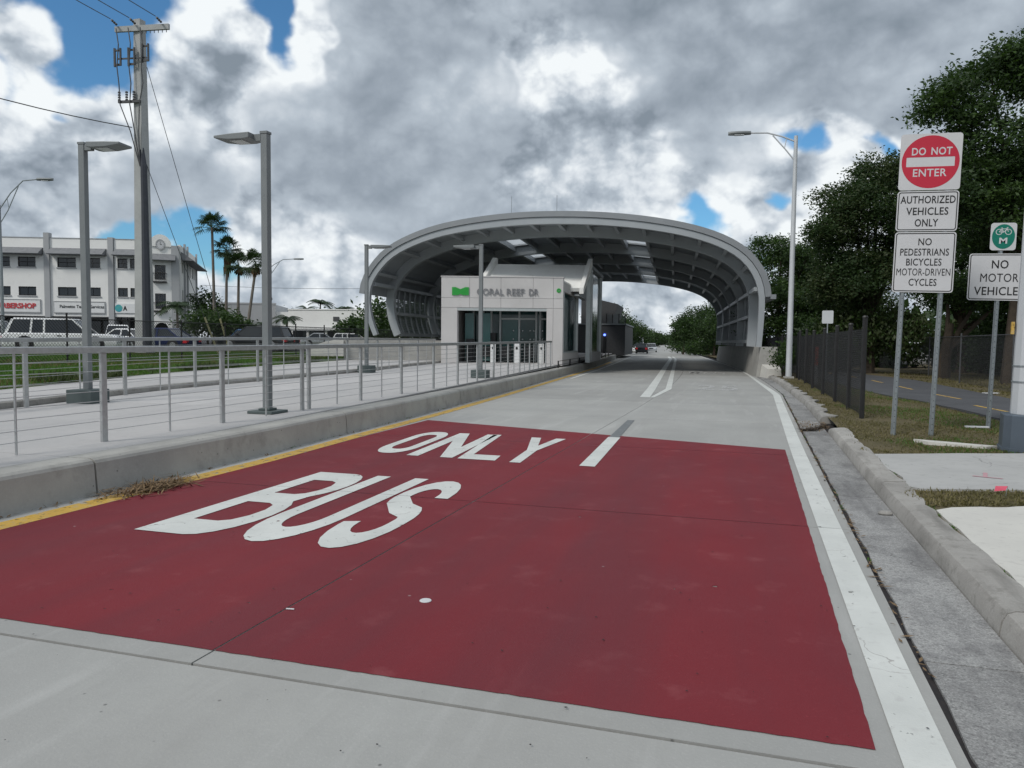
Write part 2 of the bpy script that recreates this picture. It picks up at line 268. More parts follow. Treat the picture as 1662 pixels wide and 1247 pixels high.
def cracks(mm, s, c, amt, wid=.012):
    nt = mm.node_tree; N = nt.nodes; L = nt.links; bs = N['Principled BSDF']; src = bs.inputs['Base Color'].links[0].from_socket; g = N.new('ShaderNodeNewGeometry')
    nz = N.new('ShaderNodeTexNoise'); nz.inputs['Scale'].default_value = s*2; nz.inputs['Detail'].default_value = 5; L.new(g.outputs['Position'], nz.inputs['Vector'])
    ad = N.new('ShaderNodeVectorMath'); ad.operation = 'MULTIPLY_ADD'; L.new(nz.outputs['Color'], ad.inputs[0]); ad.inputs[1].default_value = (.5, .5, 0); L.new(g.outputs['Position'], ad.inputs[2])
    v = N.new('ShaderNodeTexVoronoi'); v.feature = 'DISTANCE_TO_EDGE'; v.inputs['Scale'].default_value = s; L.new(ad.outputs[0], v.inputs['Vector'])
    r = N.new('ShaderNodeMapRange'); r.inputs['From Max'].default_value = wid; r.inputs['To Min'].default_value = amt; r.inputs['To Max'].default_value = 0; L.new(v.outputs['Distance'], r.inputs['Value'])
    k = N.new('ShaderNodeTexNoise'); k.inputs['Scale'].default_value = s*.8; L.new(g.outputs['Position'], k.inputs['Vector']); kr = N.new('ShaderNodeMapRange'); kr.inputs['From Min'].default_value = .48; kr.inputs['From Max'].default_value = .62; L.new(k.outputs['Fac'], kr.inputs['Value'])
    m_ = N.new('ShaderNodeMath'); m_.operation = 'MULTIPLY'; L.new(r.outputs[0], m_.inputs[0]); L.new(kr.outputs[0], m_.inputs[1])
    mx = N.new('ShaderNodeMix'); mx.data_type = 'RGBA'; L.new(m_.outputs[0], mx.inputs[0]); L.new(src, mx.inputs[6]); mx.inputs[7].default_value = (*c, 1); L.new(mx.outputs[2], bs.inputs['Base Color'])
def tone(mm, amt):
    "each slab was cast from its own batch"
    nt = mm.node_tree; N = nt.nodes; L = nt.links; bs = N['Principled BSDF']; src = bs.inputs['Base Color'].links[0].from_socket
    oi = N.new('ShaderNodeObjectInfo'); r = N.new('ShaderNodeMapRange'); r.inputs['To Min'].default_value = 1-amt; r.inputs['To Max'].default_value = 1+amt; L.new(oi.outputs['Random'], r.inputs['Value'])
    mx = N.new('ShaderNodeVectorMath'); mx.operation = 'SCALE'; L.new(src, mx.inputs[0]); L.new(r.outputs[0], mx.inputs['Scale']); L.new(mx.outputs[0], bs.inputs['Base Color'])
tone(X['concrete'], .07); tone(X['walk'], .06); tone(X['wallcon'], .08); tone(X['concrete_old'], .10); tone(X['curb'], .10); tone(X['stucco'], .03)
cracks(X['white'], 1.6, (.22, .20, .19), .75); cracks(X['slabcon'], .9, (.08, .08, .075), .8, .008); cracks(X['newcon'], .8, (.12, .11, .10), .7, .006); cracks(X['concrete_old'], 1.1, (.06, .06, .06), .6, .008)
# ------------------------------------------------------------------ mesh helpers
class MB:
    def __init__(s): s.v = []; s.f = []; s.m = []; s.mi = 0
    def hexa(s, c):
        "8 corners: bottom ring then top ring"
        n = len(s.v); s.v += [tuple(p) for p in c]
        for f in ((3, 2, 1, 0), (4, 5, 6, 7), (0, 1, 5, 4), (1, 2, 6, 5), (2, 3, 7, 6), (3, 0, 4, 7)):
            s.f.append(tuple(n+i for i in f)); s.m.append(s.mi)
        return s
    def box(s, a, b):
        (x0, y0, z0), (x1, y1, z1) = a, b
        return s.hexa([(x0, y0, z0), (x1, y0, z0), (x1, y1, z0), (x0, y1, z0), (x0, y0, z1), (x1, y0, z1), (x1, y1, z1), (x0, y1, z1)])
    def fbox(s, F, a, b):
        "box in a frame F(u,v,w)->point"
        (x0, y0, z0), (x1, y1, z1) = a, b
        return s.hexa([F(*p) for p in [(x0, y0, z0), (x1, y0, z0), (x1, y1, z0), (x0, y1, z0), (x0, y0, z1), (x1, y0, z1), (x1, y1, z1), (x0, y1, z1)]])
    def tube(s, pts, r, n=8, cap=True):
        pts = [Vector(p) for p in pts]; rs = r if isinstance(r, (list, tuple)) else [r]*len(pts)
        base = len(s.v); up = None
        for i, p in enumerate(pts):
            t = (pts[min(i+1, len(pts)-1)]-pts[max(i-1, 0)]).normalized()
            if up is None:
                up = Vector((0, 0, 1)) if abs(t.z) < .9 else Vector((0, 1, 0))
            a = t.cross(up).normalized(); b = a.cross(t).normalized(); up = b
            for k in range(n):
                an = 2*math.pi*k/n+math.pi/n
                s.v.append(tuple(p+(a*math.cos(an)+b*math.sin(an))*rs[i]))
        for i in range(len(pts)-1):
            for k in range(n):
                k2 = (k+1) % n
                s.f.append((base+i*n+k, base+(i+1)*n+k, base+(i+1)*n+k2, base+i*n+k2)); s.m.append(s.mi)
        if cap:
            s.f.append(tuple(base+k for k in range(n))); s.m.append(s.mi)
            s.f.append(tuple(base+(len(pts)-1)*n+k for k in reversed(range(n)))); s.m.append(s.mi)
        return s
    def prism(s, prof, F, w0, w1):
        "profile [(u,v)] swept from w0 to w1; F(u,v,w)->point"
        n = len(prof); base = len(s.v)
        for w in (w0, w1):
            s.v += [tuple(F(u, v, w)) for u, v in prof]
        s.f.append(tuple(base+i for i in reversed(range(n)))); s.f.append(tuple(base+n+i for i in range(n))); s.m += [s.mi]*2
        for i in range(n):
            j = (i+1) % n; s.f.append((base+i, base+j, base+n+j, base+n+i)); s.m.append(s.mi)
        return s
    def loft(s, rings, cap=True):
        base = len(s.v); n = len(rings[0])
        for r in rings: s.v += [tuple(p) for p in r]
        for i in range(len(rings)-1):
            for k in range(n):
                k2 = (k+1) % n
                s.f.append((base+i*n+k, base+i*n+k2, base+(i+1)*n+k2, base+(i+1)*n+k)); s.m.append(s.mi)
        if cap:
            s.f.append(tuple(base+k for k in reversed(range(n)))); s.f.append(tuple(base+(len(rings)-1)*n+k for k in range(n))); s.m += [s.mi]*2
        return s
    def quad(s, *p):
        n = len(s.v); s.v += [tuple(q) for q in p]; s.f.append(tuple(range(n, n+len(p)))); s.m.append(s.mi); return s
    def ball(s, c, r, n=10, k=6):
        rings = []
        for i in range(1, k):
            th = math.pi*i/k
            rings.append([(c[0]+r[0]*math.sin(th)*math.cos(2*math.pi*j/n), c[1]+r[1]*math.sin(th)*math.sin(2*math.pi*j/n), c[2]-r[2]*math.cos(th)) for j in range(n)])
        return s.loft(rings)
    def mesh(s, name, mats, bevel=0, smooth=False):
        me = bpy.data.meshes.new(name); me.from_pydata(s.v, [], s.f)
        mats = mats if isinstance(mats, (list, tuple)) else [mats]
        for k in mats: me.materials.append(X[k] if isinstance(k, str) else k)
        if len(mats) > 1: me.polygons.foreach_set('material_index', s.m)
        bm = bmesh.new(); bm.from_mesh(me); bmesh.ops.recalc_face_normals(bm, faces=bm.faces)
        if bevel:
            bmesh.ops.bevel(bm, geom=[e for e in bm.edges if len(e.link_faces) == 2 and e.calc_face_angle(0) > .5], offset=bevel, segments=2, affect='EDGES', profile=.5, clamp_overlap=True)
        bm.to_mesh(me); bm.free()
        if smooth:
            me.polygons.foreach_set('use_smooth', [True]*len(me.polygons))
            try: me.set_sharp_from_angle(angle=R(35))
            except Exception: pass
        return me
def put(name, me, parent=None, loc=None, rz=None):
    o = bpy.data.objects.new(name, me); COL.objects.link(o)
    if parent: o.parent = parent
    if loc: o.location = loc
    if rz is not None: o.rotation_euler = (0, 0, rz)
    return o
def part(name, mb, mats, parent, bevel=0, smooth=False, kind=None):
    o = put(name, mb.mesh(name, mats, bevel, smooth), parent)
    if kind: o['kind'] = kind
    return o
def tag(o, label, cat, group=None):
    o['label'] = label; o['category'] = cat
    if group: o['group'] = group
    return o
def thing(name, label, cat, loc=(0, 0, 0), rz=0, group=None):
    o = bpy.data.objects.new(name, None); COL.objects.link(o); o.empty_display_size = .2
    o.location = loc; o.rotation_euler = (0, 0, rz); return tag(o, label, cat, group)
def struct(name, mb, mats, parent=None, bevel=0):
    o = put(name, mb.mesh(name, mats, bevel), parent)
    if not parent: o['kind'] = 'structure'
    return o
def kids(o): return [c for c in o.children]
def dup(o, label=None, loc=None, rz=None, group=None, parent=None):
    c = o.copy(); COL.objects.link(c)
    if parent: c.parent = parent
    if label: c['label'] = label
    if group: c['group'] = group
    if loc is not None: c.location = loc
    if rz is not None: c.rotation_euler = (0, 0, rz)
    for k in kids(o): dup(k, parent=c)
    return c
def text_mesh(s, size, ext=.004, bold=0., sx=1., space=1.):
    cu = bpy.data.curves.new('t', 'FONT'); cu.body = s; cu.size = size; cu.extrude = ext; cu.offset = bold; cu.align_x = 'CENTER'; cu.space_character = space; cu.resolution_u = 3
    ob = bpy.data.objects.new('t', cu); COL.objects.link(ob)
    dg = bpy.context.evaluated_depsgraph_get(); me = bpy.data.meshes.new_from_object(ob.evaluated_get(dg))
    bpy.data.objects.remove(ob); bpy.data.curves.remove(cu)
    me.transform(Matrix.Diagonal((sx, 1, 1, 1))); return me
def poly_mesh(loops, ext=0.):
    "filled 2D outline with holes"
    cu = bpy.data.curves.new('p', 'CURVE'); cu.dimensions = '2D'; cu.fill_mode = 'BOTH' if ext else 'FRONT'; cu.extrude = ext
    for lp in loops:
        sp = cu.splines.new('POLY'); sp.points.add(len(lp)-1); sp.use_cyclic_u = True
        for i, (x, y) in enumerate(lp): sp.points[i].co = (x, y, 0, 1)
    ob = bpy.data.objects.new('p', cu); COL.objects.link(ob)
    dg = bpy.context.evaluated_depsgraph_get(); me = bpy.data.meshes.new_from_object(ob.evaluated_get(dg))
    bpy.data.objects.remove(ob); bpy.data.curves.remove(cu); return me
def setmat(me, k):
    me.materials.clear(); me.materials.append(X[k]); return me
UPRIGHT = Matrix.Rotation(R(90), 4, 'X')
def rrect(w, h, r, n=5, cx=0., cy=0.):
    pts = []
    for (sx, sy, a0) in ((1, 1, 0), (-1, 1, 90), (-1, -1, 180), (1, -1, 270)):
        for i in range(n+1):
            a = R(a0+90*i/n); pts.append((cx+sx*(w/2-r)+r*math.cos(a), cy+sy*(h/2-r)+r*math.sin(a)))
    return pts
def interp(tab, y):
    xs = [t[0] for t in tab]; vs_ = [t[1] for t in tab]
    return float(np.interp(y, xs, vs_))

# ------------------------------------------------------------------ the busway: its bend and edges
def off(y):
    if y < 22: return 0.
    if y < 60: return -(y-22)**2/734
    return -38**2/734-(y-60)*2*38/734
LT = [(-12, -6.42), (9, -6.42), (12, -6.57), (15.6, -6.72), (21.7, -7.1), (34.3, -8.0), (47.6, -9.0), (60, -10.25), (110, -15.4)]
def xleft(y): return interp(LT, y)
RT = [(-12, .90), (3.3, .92), (9.4, 1.05), (15.2, 1.15), (26, 1.36)]
def xright(y): return interp(RT, y) if y < 26 else 1.36+off(y)-off(26)-.012*min(y-26, 14)
def strip(mb, fl, fr, y0, y1, z, step=2.0):
    n = max(1, int(math.ceil((y1-y0)/step))); ys = [y0+(y1-y0)*i/n for i in range(n+1)]
    b = len(mb.v)
    zf = z if callable(z) else (lambda y: z)
    for y in ys: mb.v += [(fl(y), y, zf(y)), (fr(y), y, zf(y))]
    for i in range(n): mb.f.append((b+2*i, b+2*i+1, b+2*i+3, b+2*i+2)); mb.m.append(mb.mi)
    return mb
def sheet(mb, fl, fr, y0, y1, zt, th, step=2.0):
    "slab with sides"
    n = max(1, int(math.ceil((y1-y0)/step))); ys = [y0+(y1-y0)*i/n for i in range(n+1)]
    zf = zt if callable(zt) else (lambda y: zt)
    return mb.loft([[(fl(y), y, zf(y)-th), (fr(y), y, zf(y)-th), (fr(y), y, zf(y)), (fl(y), y, zf(y))] for y in ys])

g = MB(); g.quad((-3000, -400, -.08), (3000, -400, -.08), (3000, 5000, -.08), (-3000, 5000, -.08)); struct('ground', g, 'land')
bed = MB(); strip(bed, lambda y: xleft(y)-.2, lambda y: xright(y)+.6, -12, 110, -.035)
busway = struct('busway', bed, 'joint')
JY = [-12, -6.2, -1.5, 3.12, 7.25, 11.85, 16.5, 21.1, 25.7, 30.3, 34.9, 39.5, 44.1, 48.7, 53.3, 57.9, 62.5, 67.1, 71.7, 76.3, 80.9, 85.5, 90.1, 94.7, 99.3, 104.7, 110]
G = .006
def xmid(y): return -2.66+.012*max(0, min(y, 20)) + off(y)
for i in range(len(JY)-1):
    y0, y1 = JY[i]+G+(.014 if JY[i] == 3.12 else 0), JY[i+1]-G
    cols = ((lambda y: xleft(y)-.02, lambda y: xmid(y)-G), (lambda y: xmid(y)+G, lambda y: xright(y)-.012))
    if y1 < 3.2: cols = ((lambda y: xleft(y)-.02, lambda y: xright(y)-.012),)
    for fl, fr in cols:
        s_ = MB(); sheet(s_, fl, fr, y0, y1, 0, .06); part('concrete_slab', s_, 'concrete', busway)
far = MB(); strip(far, lambda y: -15.4-(y-110)*.1035+(y-110)*.004, lambda y: xright(110)-(y-110)*.1035+1, 110, 900, -.01, 40); struct('far_road', far, 'concrete')

# red paint, one piece per slab
RN = lambda x: 3.24+(0 if x < 0 else 0)
def red_far(x): return 12.45-(x-.7)*.285     # far edge is slightly skewed
for (fl, fr, tagx) in ((lambda y: xleft(y)+.45+max(0, (y-10))*.01, lambda y: xmid(y)-G, 0), (lambda y: xmid(y)+G, lambda y: .57+.0155*(y-3.2), 1)):
    for (y0, y1) in ((3.30, 7.25-G), (7.25+G, 11.85-G), (11.85+G, 0)):
        p_ = MB()
        if y1:
            jr = (lambda: random.gauss(0, .002)) if tagx else (lambda: 0)
            pts = [(x, y0+(random.gauss(0, .0016) if y0 < 4 else 0)) for x in np.linspace(fl(y0), fr(y0), 60)]+[(fr(y)+jr(), y) for y in np.linspace(y0, y1, 50)[1:-1]]+[(fr(y1), y1), (fl(y1), y1)]+([] if tagx else [(fl(y)+random.gauss(0, .003), y) for y in np.linspace(y1, y0, 50)[1:-1]])
            me = poly_mesh([[(float(a_), float(b_)) for a_, b_ in pts]]); me.transform(Matrix.Translation((0, 0, .004))); put('red_paint', setmat(me, 'red'), busway); continue
        else:
            xa, xb = fl(12.5), fr(12.5)
            p_.quad((fl(y0), y0, .004), (fr(y0), y0, .004), (xb, red_far(xb), .004), (xa, red_far(xa), .004))
        part('red_paint', p_, 'red', busway)
# edge lines
def line(fl, fr, y0, y1, z, k, step=2.0, name='edge_line'):
    q = MB(); strip(q, fl, fr, y0, y1, z, step); return part(name, q, k, busway)
WR = lambda y: interp([(-12, .64), (3.2, .655), (12.5, .79), (26, 1.06), (40, .46)], y) if y < 40 else .46+off(y)-off(40)
for i in range(len(JY)-1):
    a_, b_ = JY[i]+.004, JY[i+1]-.004
    w_ = lambda y: WR(y)+interp([(3, .195), (26, .215), (34, .14)], y)
    line(WR, w_, a_, b_, .005, 'white')
for i in range(len(JY)-1):
    a_, b_ = max(-5, JY[i]+.004), JY[i+1]-.004
    if b_ > a_: line(lambda y: xleft(y)+.21+.04*math.sin(y*3.1)*.2, lambda y: xleft(y)+interp([(9, .45), (14, .44)], y), a_, min(b_, 62), .005, 'yellow') if a_ < 60 else None
line(lambda y: interp([(32.8, -7.2), (44.6, -8.05), (91, -12.2)], y), lambda y: interp([(32.8, -7.06), (44.6, -7.91), (91, -12.06)], y), 32.8, 92, .006, 'white')
line(lambda y: -2.0-.045*(y-9.8)*1.0, lambda y: -1.79-.045*(y-9.8), 9.8, 12.96, .009, 'white', name='lane_dash')
line(lambda y: -2.13-.035*(y-12.9), lambda y: -1.95-.045*(y-12.9), 12.97, 15.98, .006, 'greyp', name='blackout_dash')
# painted island: two lines, a tip and rungs
GL = lambda y: interp([(22.8, -2.84), (26.8, -3.10), (38, -3.91), (53, -5.02), (77, -6.76), (90, -8.1)], y)     # outer edge of its left line
GR = lambda y: interp([(27.2, -2.28), (38.5, -3.12), (53.4, -4.23), (77.5, -6.04), (90, -7.4)], y)                # outer edge of its right line
line(GL, lambda y: GL(y)+.30, 22.8, 90, .006, 'white', name='island_line')
line(lambda y: GR(y)-.21, GR, 27.4, 90, .006, 'white', name='island_line')
q = MB(); q.quad((-2.54, 22.8, .0065), (-2.42, 22.8, .0065), (-2.28, 27.4, .0065), (-2.49, 27.4, .0065)); part('island_line', q, 'white', busway)
for k in range(9):
    y = 28.5+k*4.2; q = MB(); q.box((GL(y)+.31, y, .001), (GR(y)-.22, y+.14, .0064)); part('island_rung', q, 'faded', busway)

# pavement letters
def stroke(path, th):
    P = [Vector((x, y)) for x, y in path]; n = len(P); l, r = [], []
    for i in range(n):
        d0 = (P[i]-P[i-1]).normalized() if i else None; d1 = (P[i+1]-P[i]).normalized() if i < n-1 else None
        d0 = d0 or d1; d1 = d1 or d0
        n0 = Vector((-d0.y, d0.x)); n1 = Vector((-d1.y, d1.x)); mm = (n0+n1).normalized(); k = th/2/max(.35, mm.dot(n0))
        l.append(P[i]+mm*k); r.append(P[i]-mm*k)
    return [tuple(p) for p in l+r[::-1]]
def arc(cx, cy, rx, ry, a0, a1, n=8): return [(cx+rx*math.cos(R(a0+(a1-a0)*i/n)), cy+ry*math.sin(R(a0+(a1-a0)*i/n))) for i in range(n+1)]
t = .13     # half stroke in a 1 x 1.6 box
def l_O(): return [rrect(1, 1.6, .45, 7, .5, .8), rrect(1-4*t, 1.6-4*t, .2, 5, .5, .8)]
def l_B():
    o = [(0, 0)]+arc(.62, .40, .38, .40, -90, 62)+arc(.60, 1.2, .36, .40, -50, 90)+[(0, 1.6)]
    return [o, [(2*t, 2*t)]+arc(.58, .47, .18, .21, -90, 90, 5)+[(2*t, .68)], [(2*t, .92)]+arc(.56, 1.13, .18, .21, -90, 90, 5)+[(2*t, 1.34)]]
def l_U(): return [stroke([(t, 1.6)]+[(t, .6)]+arc(.5, .5, .37, .37, 180, 360, 12)+[(1-t, .6), (1-t, 1.6)], 2*t)]
def l_S(): return [stroke([(t, .46)]+arc(.5, .47, .37, .34, 190, 360, 10)+arc(.62, .55, .25, .22, 10, 55, 3)+[(.5, .8)]+arc(.40, 1.10, .27, .2, 215, 175, 3)+arc(.5, 1.13, .37, .34, 175, 0, 10)+[(1-t, 1.10)], 2*t)]
def l_N(): return [[(0, 0), (2*t, 0), (2*t, 1.0), (1-2*t, 0), (1, 0), (1, 1.6), (1-2*t, 1.6), (1-2*t, .62), (2*t, 1.6), (0, 1.6)]]
def l_L(): return [[(0, 0), (1, 0), (1, 2*t), (2*t, 2*t), (2*t, 1.6), (0, 1.6)]]
def l_Y(): return [[(.5-t, 0), (.5+t, 0), (.5+t, .72), (1, 1.6), (1-2*t-.02, 1.6), (.5, 1.02), (2*t+.02, 1.6), (0, 1.6), (.5-t, .72)]]
def cut_joints(me):
    bm = bmesh.new(); bm.from_mesh(me)
    for J in (7.25, 11.85):
        for dy in (-.004, .004):
            bmesh.ops.bisect_plane(bm, geom=bm.verts[:]+bm.edges[:]+bm.faces[:], plane_co=(0, J+dy, 0), plane_no=(0, 1, 0))
        bmesh.ops.delete(bm, geom=[f for f in bm.faces if abs(f.calc_center_median().y-J) < .004], context='FACES')
    bm.to_mesh(me); bm.free()
def pave(fn, x0, x1, y0, y1, rot=0., shear=0.):
    me = poly_mesh(fn()); w, h = x1-x0, (y1-y0)/1.6
    for v in me.vertices:
        x, y = v.co.x*w, v.co.y*h
        v.co = (x0+x+shear*y, y0+y, .009)
    cut_joints(me); setmat(me, 'white'); put('road_letter', me, busway)
pave(l_B, -4.92, -4.12, 5.20, 8.22); pave(l_U, -4.08, -3.42, 5.20, 8.22, shear=-.02); pave(l_S, -3.36, -2.80, 5.22, 8.18, shear=-.03)
pave(l_O, -5.18, -4.62, 9.95, 12.55, shear=-.07); pave(l_N, -4.52, -3.82, 9.85, 12.52, shear=-.07); pave(l_L, -3.73, -3.18, 9.82, 12.55, shear=-.13); pave(l_Y, -3.18, -2.58, 9.76, 12.42, shear=-.07)
for txt, (x, y), w, h in (('25', (-.75, 27.3), 1.5, 3.1), ('MPH', (-1.7, 41.4), 1.9, 3.4)):
    me = text_mesh(txt, 1.0, 0, .012); xs = [v.co.x for v in me.vertices]; ys = [v.co.y for v in me.vertices]
    sx, sy = w/(max(xs)-min(xs)), h/(max(ys)-min(ys))
    for v in me.vertices: v.co = (x+v.co.x*sx, y+v.co.y*sy-min(ys)*sy, .007)
    setmat(me, 'faded'); put('road_letter', me, busway)

# ------------------------------------------------------------------ right: gutter, kerb, verge
gut = MB(); strip(gut, lambda y: xright(y)-.014, lambda y: xright(y)+.7, -12, 41, -.02); gutter = struct('gutter', gut, 'joint')
XG = lambda y: interp([(-12, 1.44), (4.6, 1.46), (9.2, 1.50), (14, 1.60), (22, 1.72), (34, 1.52), (41, 1.2)], y)   # kerb face
gy = [-12, -3, .6, 4.35, 8.9, 12.4, 15.3, 17.4, 21, 25, 29, 33, 37, 41]
for i in range(len(gy)-1):
    s_ = MB(); sheet(s_, lambda y: xright(y)+.028+.012*math.sin(y*5), lambda y: XG(y)-.004, gy[i]+.006, gy[i+1]-.006, -.005 if i != 6 else -.012, .05, .5); part('gutter_slab', s_, 'concrete_old', gutter)
def kerb_ring(y, h=.13, w=.26, jit=0.):
    x = XG(y)+jit
    r1, r2 = random.uniform(-.004, .004), random.uniform(-.004, .004)
    return [(x+r1, y, -.06), (x+.02+r1, y, h*.55), (x+.05+r2, y, h*.9), (x+.09, y, h+r1), (x+w, y, h+.012+r2), (x+w, y, -.06)]
ker = thing('kerb', 'long pale concrete kerb beside the gutter right of the white line', 'kerb')
for (y0, y1) in ((-12, .55), (.57, 4.9), (4.92, 9.2), (9.22, 12.3), (12.32, 15.35), (17.1, 19.6), (19.65, 23.2), (23.3, 27.0), (27.1, 31), (31.1, 35.5), (35.6, 39)):
    n = max(3, int((y1-y0)/.25)); rings = []
    for i in range(n+1):
        y = y0+(y1-y0)*i/n; h = .13
        if y0 < 15.3 < y1+.2 and y > 14.6: h = .13-.07*((y-14.6)/.8)**2
        w = .26+.02*math.sin(y*2.3)+random.uniform(-.012, .012)+(.015*math.sin(y*11.7) if y < 16 else .07*math.sin(y*4.1)+random.uniform(-.05, .05))
        rings.append(kerb_ring(y, h, w))
    s_ = MB(); s_.loft(rings); part('kerb_stone', s_, 'curb', ker, smooth=True)
vg = MB()
def vz(x, y): return .10+.03*math.sin(x*1.3+y*.7)*math.sin(y*.9)+(.02 if x > 3 else 0)
nx, ny = 40, 120
for j in range(ny+1):
    y = -12+j*(112/ny)
    for i in range(nx+1):
        x = XG(min(y, 41))+.16+(off(y)-off(41) if y > 41 else 0)+(i/nx)**1.6*60
        vg.v.append((x, y, .112 if y < 12.5 else vz(x, y)))
for j in range(ny):
    for i in range(nx):
        a_ = j*(nx+1)+i; vg.f.append((a_, a_+1, a_+nx+2, a_+nx+1)); vg.m.append(0)
struct('verge', vg, 'soil')
def poly_slab(name, pts, z, th, k, parent=None):
    s_ = MB(); F = lambda u, v, w: (u, v, w); s_.prism(pts, F, z-th, z); return struct(name, s_, k, parent)
def jag(x0, y0, x1, y1, n=14, a=.03): return [(x0+(x1-x0)*i/n+random.uniform(-a, a), y0+(y1-y0)*i/n+random.uniform(-a, a)) for i in range(n+1)]
poly_slab('pavement', [(XG(y)+.285+random.uniform(-.012, .012), y) for y in np.linspace(3, 7.75, 20)]+jag(1.95, 7.95, 3.6, 8.55)+[(3.6, 6.6), (2.5, 6.2), (2.5, 3)], .135, .1, 'newcon')
poly_slab('pavement_patch', [(2.52, 3), (2.52, 6.18), (3.62, 6.58), (3.62, 8.54), (9, 9.8), (9, 3)], .13, .1, 'slabcon')
sidewalk = poly_slab('sidewalk', jag(1.80, 8.95, 1.80, 11.35, 8)+jag(1.85, 11.5, 9, 14.4, 24)+jag(9, 11.0, 1.86, 8.85, 24), .135, .1, 'slabcon')
q = MB(); q.quad((2.72, 9.86, .1395), (2.76, 9.84, .1395), (2.86, 10.20, .1395), (2.82, 10.22, .1395)); q.quad((2.62, 9.90, .1398), (2.90, 9.80, .1398), (2.92, 9.84, .1398), (2.64, 9.94, .1398)); part('spray_mark', q, 'pinkpaint', sidewalk)
poly_slab('concrete_strip', [(2.70, 13.42), (3.75, 12.95), (3.55, 12.78), (2.85, 13.1)], .15, .1, 'newcon')
# bicycle path
PN = [(10, 6.3), (17, 5.25), (22, 4.75), (26, 3.95), (41, 2.9), (60, 1.2), (100, -3)]; PF = [(10, 8.9), (23.6, 7.4), (35.7, 7.2), (41, 6.1), (60, 4.4), (100, .3)]
bp = MB(); sheet(bp, lambda y: interp(PN, y)+.05*math.sin(y*2), lambda y: interp(PF, y), 12, 100, .165, .1, 1.0); path = struct('bike_path', bp, 'asphalt')
for k in range(8):
    y0 = 19.3+k*4.4; c = lambda y: (interp(PN, y)+interp(PF, y))/2
    if k == 0: c = lambda y: 5.9-.12*(y-19)
    q = MB(); strip(q, lambda y: c(y)-.05, lambda y: c(y)+.05, y0, y0+2.0, .169); part('path_dash', q, 'yellow' if k != 1 else 'yellow', path)

# ------------------------------------------------------------------ left: raised walkway, kerbs, lawn, car park
ZW = .37
def zw(y): return interp([(9, .37), (33, .50)], y)      # the walkway climbs gently to the station floor
XB = lambda y: interp([(-12, -12.0), (10, -12.2), (15, -13.1), (25, -13.2), (36, -14.5), (40, -16)], y)     # kerb between the two walks
XS = lambda y: interp([(-12, -14.6), (12, -15.0), (14, -15.6), (20, -17.4), (28, -18.2), (42, -20)], y)
ww = thing('retaining_kerb', 'tall concrete kerb wall along the left edge of the busway', 'kerb wall')
wy = [-12, -4.2, 1.0, 6.3, 11.85, 18.4, 24.5, 30.5, 36.5, 42.5, 48.5, 54.5, 60.5, 70, 80, 95]
for i in range(len(wy)-1):
    a_, b_ = wy[i]+.012, wy[i+1]-.012; n = max(4, int((b_-a_)/1.0)); rings = []
    for j in range(n+1):
        y = a_+(b_-a_)*j/n; x = xleft(y)
        rings.append([(x-.42, y, -.06), (x, y, -.06), (x-.03, y, ZW-.05), (x-.05, y, ZW-.02), (x-.09, y, ZW), (x-.42, y, ZW)])
    s_ = MB(); s_.loft(rings); part('kerb_block', s_, 'wallcon', ww)
wk = MB(); strip(wk, lambda y: XB(min(y, 38))+.1, lambda y: xleft(y)-.41, -12, 95, lambda y: zw(y)-.03); walk = struct('walkway', wk, 'joint')
for i in range(len(wy)-2):
    for k in range(2):
        a_, b_ = wy[i]+.006, wy[i+1]-.006
        f0 = (lambda y: xleft(y)-.43) ; f1 = (lambda y: XB(min(y, 38))+.02-(max(0, y-38))*.1)
        fm = lambda y: (f0(y)+f1(y))/2
        s_ = MB(); sheet(s_, (lambda y: fm(y)+.005) if k else f1, f0 if k else (lambda y: fm(y)-.005), a_, b_, zw, .08); part('walkway_slab', s_, 'walk', walk)
mk = thing('median_kerb', 'low grey kerb between the walkway and the paved strip behind the back railing', 'kerb')
for i in range(9):
    a_, b_ = -10+i*5.4, -10+(i+1)*5.4-.02
    s_ = MB(); s_.loft([[(XB(y)-.16, y, zw(y)-.05), (XB(y), y, zw(y)-.05), (XB(y), y, zw(y)+.10), (XB(y)-.03, y, zw(y)+.12), (XB(y)-.16, y, zw(y)+.12)] for y in np.linspace(a_, b_, 6)]); part('kerb_stone', s_, 'curb', mk)
s2 = MB(); sheet(s2, XS, lambda y: XB(y)-.165, -12, 39, lambda y: zw(y)+.10, .1); struct('paved_strip', s2, 'walk')
def lz(x, y):
    d_ = XS(min(y, 42))-x
    k_ = interp([(0, 0), (5, .24), (8, .45), (14, .97), (40, 1)], d_); return (zw(y)+.09)*(1-k_)+.83*k_ + .02*math.sin(x*2.1)*math.sin(y*1.7)*(1 if d_ < 10 else 0)
lw = MB(); nx, ny = 30, 90
for j in range(ny+1):
    y = -14+j*140/ny
    for i in range(nx+1):
        x = XS(min(y, 42))+.0-(i/nx)**1.4*30+(-(y-42)*.1 if y > 42 else 0); lw.v.append((x, y, lz(x, min(y, 42)) if y <= 42 else lz(x+(y-42)*.1, 42)))
for j in range(ny):
    for i in range(nx):
        a_ = j*(nx+1)+i; lw.f.append((a_, a_+nx+1, a_+nx+2, a_+1)); lw.m.append(0)
struct('lawn', lw, 'lawn')
lot = MB(); lot.quad((-260, -40, .80), (-30, -40, .80), (-30, 120, .80), (-260, 120, .80)); lot.quad((-260, 120, .80), (-26, 120, .80), (-40, 260, .80), (-260, 260, .80)); struct('parking_lot', lot, 'lot')

